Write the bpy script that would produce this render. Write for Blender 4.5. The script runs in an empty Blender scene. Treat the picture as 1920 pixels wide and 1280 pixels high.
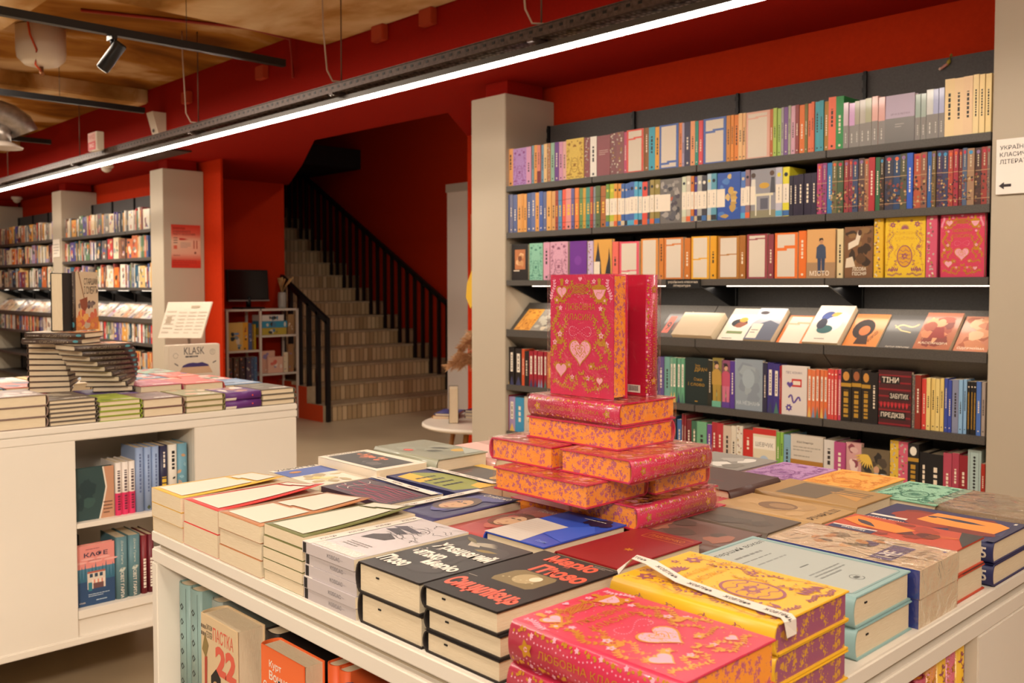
import bpy, bmesh, math, random
from mathutils import Matrix, Vector
R = random.Random(7)
sc = bpy.context.scene
COL = sc.collection
PI = math.pi
rad = math.radians

# ---------------------------------------------------------------- camera, world, exposure
cam = bpy.data.cameras.new('camera'); camo = bpy.data.objects.new('camera', cam); COL.objects.link(camo)
YAW = rad(46.4); PITCH = math.atan(70/1752.0)
camo.location = (0, 0, 1.33)
camo.rotation_euler = (PI/2 - PITCH, 0, YAW)
cam.sensor_width = 36; cam.lens = 36*1752/1920.0
cam.shift_y = -33/1920.0
cam.clip_start = 0.02
cam.dof.use_dof = True; cam.dof.focus_distance = 1.5; cam.dof.aperture_fstop = 9.5
sc.camera = camo
w = bpy.data.worlds.new('world'); sc.world = w; w.use_nodes = True
w.node_tree.nodes['Background'].inputs[0].default_value = (1, .80, .60, 1)
w.node_tree.nodes['Background'].inputs[1].default_value = .17
sc.view_settings.view_transform = 'Standard'; sc.view_settings.look = 'None'
sc.view_settings.gamma = 1; sc.view_settings.use_curve_mapping = False
sc.view_settings.exposure = 0.50
WARM = (1, .87, .72)
def area(name, loc, size, power, col=WARM, rot=(0, 0, 0), spread=180):
    l = bpy.data.lights.new(name, 'AREA'); l.shape = 'RECTANGLE'; l.size, l.size_y = size; l.energy = power; l.color = col
    l.spread = rad(spread)
    o = bpy.data.objects.new(name, l); COL.objects.link(o); o.location = loc; o.rotation_euler = rot
    return o
# unseen area lights added over the tables and aisles to brighten the shop
area('unseen_area_light', (-.5, .1, 2.6), (2.4, .25), 17)
area('unseen_area_light', (1.5, .5, 2.6), (1.6, .6), 30)  # inferred from the lit floor beneath the far cabinet
o_ = area('unseen_aimed_light', (.9, -1.3, 2.55), (.5, .3), 12, spread=75)  # unseen light added to reach the far cabinet and the floor beneath it
o_.rotation_euler = (Vector((-3.0, .7, .3)) - o_.location).to_track_quat('-Z', 'Y').to_euler()
o_ = area('unseen_aimed_light', (-.9, -1.6, 2.5), (.5, .3), 3.5, spread=90)  # unseen light added to brighten the forward page edges on the near table
o_.rotation_euler = (Vector((-1.1, .9, .9)) - o_.location).to_track_quat('-Z', 'Y').to_euler()
area('unseen_area_light', (-2.7, .4, 2.55), (2.2, .25), 9, spread=130)
area('unseen_area_light', (-5.6, 1.35, 2.6), (2.6, .25), 38)
area('unseen_area_light', (-9.0, 1.6, 2.6), (3.0, .25), 60)
area('added_stair_fill', (-6.0, 5.9, 3.9), (1.0, .4), 14)  # hidden light added above the soffit to brighten the stair hall

# ---------------------------------------------------------------- materials
def lin(h):
    return tuple((c/12.92 if c <= .04045 else ((c+.055)/1.055)**2.4) for c in (int(h[i:i+2], 16)/255 for i in (0, 2, 4))) + (1,)
MATS = {}
def M(h, rough=.55, metal=0, coat=0, key=''):
    k = (h, rough, metal, coat, key)
    if k in MATS: return MATS[k]
    m = bpy.data.materials.new('paint_' + h); m.use_nodes = True
    b = m.node_tree.nodes['Principled BSDF']
    b.inputs['Base Color'].default_value = lin(h); b.inputs['Roughness'].default_value = rough
    b.inputs['Metallic'].default_value = metal
    if coat: b.inputs['Coat Weight'].default_value = coat; b.inputs['Coat Roughness'].default_value = .12
    MATS[k] = m
    return m
def nodes(name):
    m = bpy.data.materials.new(name); m.use_nodes = True
    nt = m.node_tree; return m, nt, nt.nodes['Principled BSDF']
def N(nt, t, **kw):
    n = nt.nodes.new(t)
    for k, v in kw.items():
        if k.startswith('i_'): n.inputs[int(k[2:])].default_value = v
        else: setattr(n, k, v)
    return n
def L(nt, a, b): nt.links.new(a, b)
def ramp(nt, src, stops, interp='LINEAR'):
    r = nt.nodes.new('ShaderNodeValToRGB'); cr = r.color_ramp; cr.interpolation = interp
    while len(cr.elements) < len(stops): cr.elements.new(.5)
    for e, (p, c) in zip(cr.elements, stops): e.position = p; e.color = lin(c)
    L(nt, src, r.inputs[0]); return r.outputs[0]
def mapped(nt, scale, coord='Object'):
    tc = nt.nodes.new('ShaderNodeTexCoord'); mp = nt.nodes.new('ShaderNodeMapping')
    mp.inputs['Scale'].default_value = scale
    L(nt, tc.outputs[coord], mp.inputs[0]); return mp.outputs[0]
def bump(nt, b, src, s, d=.01):
    n = nt.nodes.new('ShaderNodeBump'); n.inputs['Strength'].default_value = s; n.inputs['Distance'].default_value = d
    L(nt, src, n.inputs['Height']); L(nt, n.outputs[0], b.inputs['Normal'])
def noise_mat(name, scale, stops, rough=.6, bs=0, sc3=(1, 1, 1), detail=6, metal=0, dist=0):
    m, nt, b = nodes(name)
    t = N(nt, 'ShaderNodeTexNoise'); t.inputs['Scale'].default_value = scale; t.inputs['Detail'].default_value = detail
    t.inputs['Distortion'].default_value = dist
    L(nt, mapped(nt, sc3), t.inputs[0]); L(nt, ramp(nt, t.outputs[0], stops), b.inputs['Base Color'])
    b.inputs['Roughness'].default_value = rough; b.inputs['Metallic'].default_value = metal
    if bs: bump(nt, b, t.outputs[0], bs)
    return m
def emit(name, h, s):
    m, nt, b = nodes(name)
    b.inputs['Base Color'].default_value = lin(h); b.inputs['Emission Color'].default_value = lin(h); b.inputs['Emission Strength'].default_value = s
    return m
PAPER = noise_mat('page_edges', 40, [(.3, 'd8c2a0'), (.7, 'eadabd')], .8, .25, (1, 1, 90), 3)
PAPERV = PAPER
def floral(name, base, spots, sc1=105):
    m, nt, b = nodes(name)
    v = N(nt, 'ShaderNodeTexVoronoi'); v.inputs['Scale'].default_value = sc1
    co = mapped(nt, (1, 1, 1)); L(nt, co, v.inputs[0])
    t = N(nt, 'ShaderNodeTexNoise'); t.inputs['Scale'].default_value = sc1*3.5; t.inputs['Detail'].default_value = 2; L(nt, co, t.inputs[0])
    a = N(nt, 'ShaderNodeMath', operation='SUBTRACT'); a.inputs[1].default_value = .5; L(nt, t.outputs[0], a.inputs[0])
    a2 = N(nt, 'ShaderNodeMath', operation='MULTIPLY_ADD'); a2.inputs[1].default_value = 1.6; L(nt, a.outputs[0], a2.inputs[0]); L(nt, v.outputs[0], a2.inputs[2])
    L(nt, ramp(nt, a2.outputs[0], [(.34, spots), (.40, base)]), b.inputs['Base Color']); b.inputs['Roughness'].default_value = .35
    return m
PG_ORANGE = floral('sprayed_orange_edges', 'f89a36', 'c0607a')
PG_PURPLE = floral('sprayed_purple_edges', '9c5474', 'd49a34', 95)
WHITE = noise_mat('white_laminate', 3, [(.2, 'dfd6c8'), (.8, 'e6ddd0')], .42)
SHELFM = noise_mat('dark_grey_steel', 220, [(.3, '45403c'), (.7, '544e48')], .5, 0, (1, 1, 1), 2)
PANELM = noise_mat('grey_back_panel', 120, [(.3, '504c4a'), (.7, '5a5654')], .6)
BLACKM = M('0c0c0e', .45)
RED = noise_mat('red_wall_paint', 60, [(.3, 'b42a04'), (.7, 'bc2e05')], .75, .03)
RED_SHADED = noise_mat('red_paint_shaded', 60, [(.3, '921204'), (.7, '9a1505')], .75, .03)  # same paint as the walls, darkened to stand in for weaker light
PILLARM = noise_mat('beige_pillar_paint', 2, [(.2, 'b5a894'), (.8, 'bcae99')], .6)
CONC = noise_mat('raw_concrete', 1.6, [(.38, '643808'), (.47, '885414'), (.55, 'a4702c'), (.64, 'd2b084')], .85, .35, (1, .6, 1), 9, 0, .6)
CONCL = noise_mat('pale_concrete', 1.9, [(.36, '8c6028'), (.46, 'b88a50'), (.54, 'd8b484'), (.64, 'ecd4ac')], .85, .35, (.6, 1, 1), 9, 0, .5)
for m_ in (RED, RED_SHADED, CONC, CONCL): m_.node_tree.nodes['Principled BSDF'].inputs['Specular IOR Level'].default_value = .12
FLOORM = noise_mat('polished_concrete_floor', 1.1, [(.25, 'a89478'), (.5, 'b8a486'), (.75, 'c6b294')], .38, .03, (1, 1, 1), 8)
GALV = noise_mat('galvanised_steel', 25, [(.3, '8a8078'), (.7, 'a89c92')], .38, .1, (1, 1, 1), 4, .8)
CHROME = M('c8c0b4', .25, .9)

# ---------------------------------------------------------------- mesh builder
class B:
    def __init__(s): s.bm = bmesh.new(); s.m = []
    def mi(s, mat):
        if mat not in s.m: s.m.append(mat)
        return s.m.index(mat)
    def face(s, pts, mat):
        try: f = s.bm.faces.new([s.bm.verts.new(p) for p in pts])
        except ValueError: return None
        f.material_index = s.mi(mat); return f
    def box(s, x0, x1, y0, y1, z0, z1, mat, bev=0):
        c = [(x, y, z) for z in (z0, z1) for y in (y0, y1) for x in (x0, x1)]
        v = [s.bm.verts.new(p) for p in c]; k = s.mi(mat); fs = []
        for q in ((0, 2, 3, 1), (4, 5, 7, 6), (0, 1, 5, 4), (2, 6, 7, 3), (0, 4, 6, 2), (1, 3, 7, 5)):
            f = s.bm.faces.new([v[i] for i in q]); f.material_index = k; fs.append(f)
        if bev:
            es = list({e for f in fs for e in f.edges})
            bmesh.ops.bevel(s.bm, geom=es, offset=bev, segments=2, affect='EDGES', material=k)
        return s
    def prism(s, pts, d, mat, axis=2, capmat=None):
        """polygon (list of 3-D points) pushed along vector d"""
        d = Vector(d); p = [Vector(q) for q in pts]; n = len(p); k = s.mi(mat); kc = s.mi(capmat or mat)
        a = [s.bm.verts.new(q) for q in p]; b = [s.bm.verts.new(q + d) for q in p]
        f = s.bm.faces.new(a); f.material_index = kc; g = s.bm.faces.new(b[::-1]); g.material_index = kc
        for i in range(n):
            h = s.bm.faces.new([a[i], b[i], b[(i+1) % n], a[(i+1) % n]]); h.material_index = k
        return s
    def tube(s, path, r, mat, seg=8, close=True):
        P = [Vector(p) for p in path]; rings = []; k = s.mi(mat)
        rs = r if isinstance(r, (list, tuple)) else [r]*len(P)
        for i, p in enumerate(P):
            t = (P[min(i+1, len(P)-1)] - P[max(i-1, 0)]).normalized()
            a = Vector((0, 0, 1)) if abs(t.z) < .9 else Vector((1, 0, 0))
            u = t.cross(a).normalized(); v = t.cross(u)
            rings.append([s.bm.verts.new(p + (u*math.cos(2*PI*j/seg) + v*math.sin(2*PI*j/seg))*rs[i]) for j in range(seg)])
        for a, b in zip(rings, rings[1:]):
            for j in range(seg):
                f = s.bm.faces.new([a[j], a[(j+1) % seg], b[(j+1) % seg], b[j]]); f.material_index = k; f.smooth = True
        if close:
            for rg in (rings[0], rings[-1]):
                f = s.bm.faces.new(rg); f.material_index = k
        return s
    def lathe(s, prof, mat, c=(0, 0, 0), seg=24):
        k = s.mi(mat); rings = []
        for r, z in prof:
            rings.append([s.bm.verts.new((c[0] + r*math.cos(2*PI*j/seg), c[1] + r*math.sin(2*PI*j/seg), c[2] + z)) for j in range(seg)])
        for a, b in zip(rings, rings[1:]):
            for j in range(seg):
                f = s.bm.faces.new([a[j], a[(j+1) % seg], b[(j+1) % seg], b[j]]); f.material_index = k; f.smooth = True
        for rg in (rings[0], rings[-1]):
            f = s.bm.faces.new(rg); f.material_index = k
        return s
    def mesh(s, name):
        bmesh.ops.recalc_face_normals(s.bm, faces=[f for f in s.bm.faces if not f.tag])
        me = bpy.data.meshes.new(name); s.bm.to_mesh(me); s.bm.free()
        for m in s.m: me.materials.append(m)
        return me
    def obj(s, name, parent=None, loc=None, rot=None):
        o = bpy.data.objects.new(name, s.mesh(name)); COL.objects.link(o)
        if parent: o.parent = parent
        if loc: o.location = loc
        if rot: o.rotation_euler = rot
        return o
def tag(o, label=None, cat=None, group=None, kind=None):
    if label: o['label'] = label
    if cat: o['category'] = cat
    if group: o['group'] = group
    if kind: o['kind'] = kind
    return o
def struct(name, b, parent=None):
    o = b.obj(name, parent)
    if not parent: o['kind'] = 'structure'
    return o
def empty(name, loc, rz=0, label=None, cat=None, group=None):
    o = bpy.data.objects.new(name, None); COL.objects.link(o); o.location = loc; o.rotation_euler = (0, 0, rz); o.empty_display_size = .05
    return tag(o, label, cat, group)
KIDS = {}
def add(o, parent):
    o.parent = parent; KIDS.setdefault(parent.name, []).append(o); return o
def dup(root, mat, label, group=None, cat=None):
    r = root.copy(); COL.objects.link(r); r.matrix_world = mat
    r['label'] = label
    if group: r['group'] = group
    for c in KIDS.get(root.name, []):
        d = c.copy(); COL.objects.link(d); d.parent = r; KIDS.setdefault(r.name, []).append(d)
        for g in KIDS.get(c.name, []):
            e = g.copy(); COL.objects.link(e); e.parent = d
    return r

# ---------------------------------------------------------------- flat artwork printed on a surface
TXT = {}
def glyphs(s, bold=0, shear=0):
    k = (s, bold, shear)
    if k not in TXT:
        c = bpy.data.curves.new('t', 'FONT'); c.body = s; c.resolution_u = 2; c.offset = bold; c.shear = shear
        o = bpy.data.objects.new('t', c); me = o.to_mesh()
        vs = [(v.co.x, v.co.y) for v in me.vertices]; fs = [tuple(p.vertices) for p in me.polygons]
        o.to_mesh_clear(); bpy.data.objects.remove(o); bpy.data.curves.remove(c)
        if vs:
            x0, x1 = min(v[0] for v in vs), max(v[0] for v in vs); y0, y1 = min(v[1] for v in vs), max(v[1] for v in vs)
            vs = [((x - x0)/(x1 - x0), (y - y0)/(y1 - y0)) for x, y in vs]
        TXT[k] = (vs, fs)
    return TXT[k]
def rot2(p, c, a):
    x, y = p[0] - c[0], p[1] - c[1]; return (c[0] + x*math.cos(a) - y*math.sin(a), c[1] + x*math.sin(a) + y*math.cos(a))
def ell(cx, cy, rx, ry=None, n=20, a=0):
    ry = ry or rx
    return [rot2((cx + rx*math.cos(2*PI*i/n), cy + ry*math.sin(2*PI*i/n)), (cx, cy), a) for i in range(n)]
def heart(cx, cy, s, n=28):
    out = []
    for i in range(n):
        t = 2*PI*i/n
        out.append((cx + s*.0625*16*math.sin(t)**3, cy + s*.0625*(13*math.cos(t) - 5*math.cos(2*t) - 2*math.cos(3*t) - math.cos(4*t))))
    return out
def leafp(x, y, a, l, wd=.28):
    pts = [(0, 0), (.25, wd*.8), (.5, wd), (.8, wd*.5), (1, 0), (.8, -wd*.5), (.5, -wd), (.25, -wd*.8)]
    return [rot2((x + p*l, y + q*l), (x, y), a) for p, q in pts]
# ops: ('P', points, mat)  ('L', points, width, mat)  ('T', text, x0, y0, x1, y1, mat, bold)
def draw(b, ops, frame, d0=.0002, dd=.00004):
    d = d0; dd = min(dd, .0005/max(1, len(ops)))
    bm = b.bm
    for op in ops:
        k = op[0]
        if k == 'P':
            vs = [bm.verts.new(frame(x, y, d)) for x, y in op[1]]
            try: f = bm.faces.new(vs); f.material_index = b.mi(op[2]); f.tag = True
            except ValueError: pass
        elif k == 'L':
            P = op[1]; wd = op[2]/2; mi = b.mi(op[3]); prev = None
            for i, p in enumerate(P):
                q0 = P[max(i-1, 0)]; q1 = P[min(i+1, len(P)-1)]
                tx, ty = q1[0] - q0[0], q1[1] - q0[1]; ln = math.hypot(tx, ty) or 1; nx, ny = -ty/ln*wd, tx/ln*wd
                cur = (bm.verts.new(frame(p[0]+nx, p[1]+ny, d)), bm.verts.new(frame(p[0]-nx, p[1]-ny, d)))
                if prev:
                    f = bm.faces.new([prev[0], prev[1], cur[1], cur[0]]); f.material_index = mi; f.tag = True
                prev = cur
        elif k == 'T':
            _, s, x0, y0, x1, y1, mat, bold = op[:8]; ang = op[8] if len(op) > 8 else 0
            vs, fs = glyphs(s, bold); mi = b.mi(mat); c = ((x0+x1)/2, (y0+y1)/2)
            V = []
            for x, y in vs:
                p = (x0 + (x1-x0)*x, y0 + (y1-y0)*y)
                if ang: p = rot2(p, c, ang)
                V.append(bm.verts.new(frame(p[0], p[1], d)))
            for f in fs:
                try: g = bm.faces.new([V[i] for i in f]); g.material_index = mi; g.tag = True
                except ValueError: pass
        d += dd
def rect(x0, y0, x1, y1, m): return ('P', [(x0, y0), (x1, y0), (x1, y1), (x0, y1)], m)
def planef(o, ex, ey, u=1.0):
    o = Vector(o); ex = Vector(ex); ey = Vector(ey); n = ex.cross(ey).normalized()
    return lambda x, y, d: o + ex*(x*u) + ey*(y*u) + n*d
GOLD = M('dc9c30', .28, .45); PALE = M('e8a0b4', .45); ROSE = M('c9284e', .42, 0, .35)
def flower(x, y, r, m, mc=None, n=5, a0=.3):
    ops = [('P', leafp(x, y, a0 + 2*PI*i/n, r, .32), m) for i in range(n)]
    ops.append(('P', ell(x, y, r*.28, n=8), mc or m)); return ops
def vine(pts, m, wd=.006, lm=None, ll=.05, step=2):
    ops = [('L', pts, wd, m)]
    for i in range(1, len(pts)-1, step):
        a = math.atan2(pts[i+1][1]-pts[i-1][1], pts[i+1][0]-pts[i-1][0])
        ops.append(('P', leafp(pts[i][0], pts[i][1], a + .8, ll), lm or m)); ops.append(('P', leafp(pts[i][0], pts[i][1], a - .8, ll), lm or m))
    return ops
def wavy(x0, y0, x1, y1, amp, n=14, k=2.0):
    L_ = math.hypot(x1-x0, y1-y0); nx, ny = -(y1-y0)/L_, (x1-x0)/L_
    return [(x0 + (x1-x0)*i/n + nx*amp*math.sin(k*PI*i/n), y0 + (y1-y0)*i/n + ny*amp*math.sin(k*PI*i/n)) for i in range(n+1)]
def art_love(a):
    """gold and pale-pink hearts, flasks, vines and lettering on a rose ground; a = height / width"""
    s = a/1.42; o = []
    def Y(y): return y*s
    for sx in (0, 1):
        X = (lambda x: 1-x) if sx else (lambda x: x)
        for (c_, k_, lm_, ll_) in (((.09, .42, .12, 1.05, .045, 20, 4), 1, GOLD, .042), ((.22, .40, .24, .92, .045, 18, 4), 1, GOLD, .036), ((.16, .50, .17, .98, .06, 16, 3), 1, GOLD, .034), ((.06, .10, .38, .20, .045, 14, 3), 1, GOLD, .036),
                (( .05, 1.10, .08, 1.37, .02, 9, 2), 1, PALE, .036), ((.30, 1.20, .36, 1.36, .03, 8, 2), 1, GOLD, .032), ((.08, .30, .30, .42, .05, 10, 2), 1, GOLD, .032), ((.26, .06, .48, .14, .03, 9, 3), 1, GOLD, .034), ((.10, 1.10, .36, 1.16, .03, 10, 3), 1, GOLD, .034)):
            o += vine([(X(p[0]), Y(p[1])) for p in wavy(*c_)], GOLD if lm_ is GOLD else PALE, .0055, lm_, ll_, k_)
        o += flower(X(.13), Y(1.12), .06, GOLD, PALE); o += flower(X(.19), Y(1.03), .035, PALE)
        o += flower(X(.18), Y(.72), .042, PALE, GOLD); o += flower(X(.29), Y(1.34), .035, PALE, GOLD)
        o += flower(X(.33), Y(.36), .05, GOLD, PALE); o += flower(X(.38), Y(.22), .035, PALE, GOLD); o += flower(X(.90), Y(.62), .04, PALE, GOLD)
        # scent flask / heart locket in the upper corners
        if sx: o += [('P', [(X(p[0]), Y(p[1])) for p in ((.10, 1.26), (.15, 1.30), (.27, 1.30), (.32, 1.26), (.29, 1.18), (.24, 1.12), (.18, 1.12), (.13, 1.18))], GOLD), ('P', [(X(p[0]), Y(p[1])) for p in ((.12, 1.245), (.30, 1.245), (.27, 1.18), (.23, 1.135), (.19, 1.135), (.15, 1.18))], PALE)]
        else: o += [('P', heart(X(.21), Y(1.22), .095), GOLD), ('P', heart(X(.21), Y(1.22), .072), PALE)]
        o += [ ('L', wavy(X(.17), Y(1.24), X(.25), Y(1.18), .02, 6), .006, GOLD),
              rect(X(.21)-.022, Y(1.29), X(.21)+.022, Y(1.33), GOLD), ('P', ell(X(.21), Y(1.35), .028, n=12), GOLD), rect(X(.21)-.05, Y(1.10), X(.21)+.05, Y(1.125), GOLD)]
        o += [('P', [(X(.42), Y(1.30)), (X(.46), Y(1.33)), (X(.5), Y(1.28)), (X(.46), Y(1.24))], GOLD)] if 0 else []
        o += [('P', leafp(X(.16), Y(.60), .6 if not sx else 2.5, .10, .3), GOLD), ('P', leafp(X(.16), Y(.60), 2.2 if not sx else .9, .07, .3), GOLD)]
        o += [('P', heart(X(.20), Y(.30) if not sx else Y(.20), .10 if not sx else .055), GOLD), ('P', heart(X(.20), Y(.30) if not sx else Y(.20), .085 if not sx else .045), PALE)]
    for t in range(3):
        pts = [(.5 + (.17-.03*t)*math.sin(2*q), Y(1.25) + (.06-.01*t)*math.sin(3*q+t)) for q in [2*PI*i/40 for i in range(41)]]
        o.append(('L', pts, .006, GOLD))
    o.append(('P', heart(.5, Y(1.37), .03), PALE))
    o += [('T', 'ЛЮБОВНА', .27, Y(1.01), .73, Y(1.085), GOLD, 0), ('T', 'КЛАСИКА', .27, Y(.89), .73, Y(.965), GOLD, 0)]
    for q in range(34):
        t = 2*PI*q/34; o.append(('P', ell(.5 + .17*math.sin(t), Y(.76) + .055*math.sin(2*t), .006, n=6), PALE))
    o += [('P', heart(.5, Y(.53), .175), GOLD), ('P', heart(.5, Y(.53), .155), PALE), ('L', heart(.5, Y(.54), .075) + heart(.5, Y(.54), .075)[:1], .008, GOLD), ('L', heart(.5, Y(.54), .035) + heart(.5, Y(.54), .035)[:1], .007, GOLD)]
    rr = random.Random(3)
    for q in range(60):
        x, y = .5 + rr.uniform(-.12, .12), Y(.53 + rr.uniform(-.1, .1))
        o.append(('P', leafp(x, y, rr.uniform(0, 6), .018), GOLD))
    for q in range(110):
        x, y = rr.uniform(.05, .95), Y(rr.uniform(.05, 1.38))
        if not (.26 < x < .74 and .85*s < y < 1.1*s): o.append(('P', ell(x, y, .006, n=6), PALE if q % 2 else GOLD))
    o += vine(wavy(.36, Y(.12), .50, Y(.30), .03, 6), GOLD, .006, None, .05) + vine(wavy(.64, Y(.12), .52, Y(.28), .03, 6), GOLD, .006, None, .05)
    return o
def art_love_spine(a):
    """u across the spine (0-1), v along it (0-a)"""
    o = []; rr = random.Random(11)
    for q in range(int(a*9)):
        v = a*(q+.5)/(a*9)
        for u in (.14, .86):
            o += flower(u + rr.uniform(-.04, .04), v, .07, GOLD if q % 2 else PALE, n=5) if q % 3 == 0 else [('P', leafp(u, v, rr.uniform(0, 6), .1, .3), GOLD)]
        o.append(('P', ell(.28 + rr.uniform(-.05, .05), v, .022, n=6), PALE)); o.append(('P', ell(.72 + rr.uniform(-.05, .05), v, .022, n=6), PALE))
    o += flower(.5, a*.12, .22, GOLD, PALE) + flower(.5, a*.88, .22, GOLD, PALE)
    o.append(('T', 'ЛЮБОВНА КЛАСИКА', .5 - a*.3, a*.5-.09, .5 + a*.3, a*.5+.09, GOLD, 0, -PI/2))
    return o
PURP = M('9a5566', .5)
def art_easter(a, gm=None, title=('ВЕЛИКОДНЯ', 'КЛАСИКА')):
    g = gm or PURP; g2 = gm or M('d9a024', .5); o = []; s = a/1.42
    for sx in (0, 1):
        X = (lambda x: 1-x) if sx else (lambda x: x)
        o += vine([(X(p[0]), p[1]*s) for p in wavy(.08, .08, .10, 1.3, .03, 18, 4)], g, .005, g2, .05)
        o += vine([(X(p[0]), p[1]*s) for p in wavy(.22, .10, .26, .42, .04, 8, 2)], g, .005, g, .05)
        o += flower(X(.20), 1.24*s, .08, g, g2, 6); o += flower(X(.13), 1.02*s, .05, g2, g); o += flower(X(.34), 1.32*s, .04, g, g2); o += flower(X(.15), .72*s, .05, g, g2)
        o += vine([(X(p[0]), p[1]*s) for p in wavy(.15, .45, .17, 1.1, .05, 20, 4)], g2, .004, g, .034, 1)
        o += vine([(X(p[0]), p[1]*s) for p in wavy(.06, .05, .44, .10, .02, 16, 4)], g2, .004, g, .034, 1)
        o += vine([(X(p[0]), p[1]*s) for p in wavy(.28, .20, .30, .80, .04, 18, 4)], g, .004, g2, .034, 1)
        for q in range(5): o.append(('P', leafp(X(.10 + .05*q), .14*s, 1.2 if not sx else 1.9, .11, .2), g))
    for q in range(11): o.append(('P', leafp(.5, 1.14*s, PI*q/10, .12, .1), g))
    if title: o += [('T', title[0], .2, 1.0*s, .8, 1.07*s, g2, 0), ('T', title[1], .26, .88*s, .74, .95*s, g2, 0)]
    if gm: o += [('L', ell(.5, .5*s, .18, .25*s, 28) + ell(.5, .5*s, .18, .25*s, 28)[:1], .022, g)]
    else: o += [('P', ell(.5, .5*s, .19, .26*s, 28), g), ('P', ell(.5, .5*s, .165, .235*s, 28), g2)]
    for q in range(4): o.append(('L', wavy(.36, (.36+.09*q)*s, .64, (.36+.09*q)*s, .02, 12, 4), .014, g))
    o += flower(.5, .5*s, .09, g, g2, 6)
    rr = random.Random(5)
    for q in range(120): o.append(('P', leafp(rr.uniform(.05, .95), rr.uniform(.05, 1.38)*s, rr.uniform(0, 6), .025), g if q % 2 else g2))
    return o
def blobs(seed, cols, n=14, a=1.45, lo=.08, hi=.28, box=(0, 0, 1, 1)):
    rr = random.Random(seed); o = []
    for q in range(n):
        hx = rr.uniform(lo, hi)/2; hy = rr.uniform(lo, hi)/2
        cx = rr.uniform(box[0]+hx, max(box[0]+hx, box[2]-hx)); cy = rr.uniform(box[1]*a+hy, max(box[1]*a+hy, box[3]*a-hy))
        pts = [(cx + hx*math.cos(2*PI*i/11)*rr.uniform(.6, 1), cy + hy*math.sin(2*PI*i/11)*rr.uniform(.6, 1)) for i in range(11)]
        pts = [(min(max(x, .004), .996), min(max(y, .004), a-.004)) for x, y in pts]
        o.append(('P', pts, M(rr.choice(cols), .45)))
    return o
def figure(cx, y0, h, hair, skin, coat, legs):
    """a small painted standing person"""
    H = h
    return [('P', [(cx-.1*H, y0), (cx-.02*H, y0), (cx, y0+.45*H), (cx+.03*H, y0), (cx+.1*H, y0), (cx+.12*H, y0+.5*H), (cx-.12*H, y0+.5*H)], legs),
            ('P', [(cx-.16*H, y0+.42*H), (cx+.15*H, y0+.42*H), (cx+.13*H, y0+.74*H), (cx+.05*H, y0+.82*H), (cx-.05*H, y0+.82*H), (cx-.14*H, y0+.74*H)], coat),
            ('P', ell(cx, y0+.9*H, .055*H, .075*H, 12), skin), ('P', [(cx-.07*H, y0+.9*H), (cx-.06*H, y0+.99*H), (cx+.04*H, y0+1.0*H), (cx+.07*H, y0+.93*H), (cx, y0+.95*H)], hair)]
def lines(x0, y0, x1, y1, n, m, seed=0, th=.35):
    """rows of small unreadable print"""
    rr = random.Random(seed); o = []; dy = (y1-y0)/n
    for i in range(n):
        y = y1 - dy*(i+.8); x = x0
        while x < x1:
            l = rr.uniform(.03, .10)*(x1-x0)*2
            xe = min(x+l, x1 if i < n-1 else x0+(x1-x0)*.7)
            if xe - x > .004: o.append(rect(x, y, xe, y+dy*th, m))
            x += l + .02*(x1-x0)
            if i == n-1 and x > x0+(x1-x0)*.7: break
    return o
def art_frame(kind, col, a, curled=False):
    """white label panels with a stepped gap on a coloured cover"""
    w_ = M('d8cab8', .6); o = []
    x0, x1, y0, y1 = .11, .88, .07, a-.07
    st = {1: [(.78, .07)], 2: [(.12, .09)], 3: [(.70, .08)], 4: [(.86, .05)], 0: [], 5: [(.22, .04)], 6: [(.82, .06)], 7: [(.46, .06)], 8: [(.56, .04)], 9: [(.88, .05)], 10: [(.64, .12)]}[kind]
    def cells(ax, ay, bx, by):
        nx, ny = max(1, int((bx-ax)/.1)), max(1, int((by-ay)/.1))
        return [rect(ax+(bx-ax)*i/nx, ay+(by-ay)*j/ny, ax+(bx-ax)*(i+1)/nx, ay+(by-ay)*(j+1)/ny, w_) for i in range(nx) for j in range(ny)] if curled else [rect(ax, ay, bx, by, w_)]
    if not st: return cells(x0, y0, x1, y1)
    f, g = st[0]; yy = a*f
    return cells(x0, y0, x0+.42, yy-g*.5) + cells(x0+.42, y0, x1, yy+g*.2) + cells(x0, yy+g*.5, x0+.30, y1) + cells(x0+.30, yy+g*1.2, x1, y1)

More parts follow.
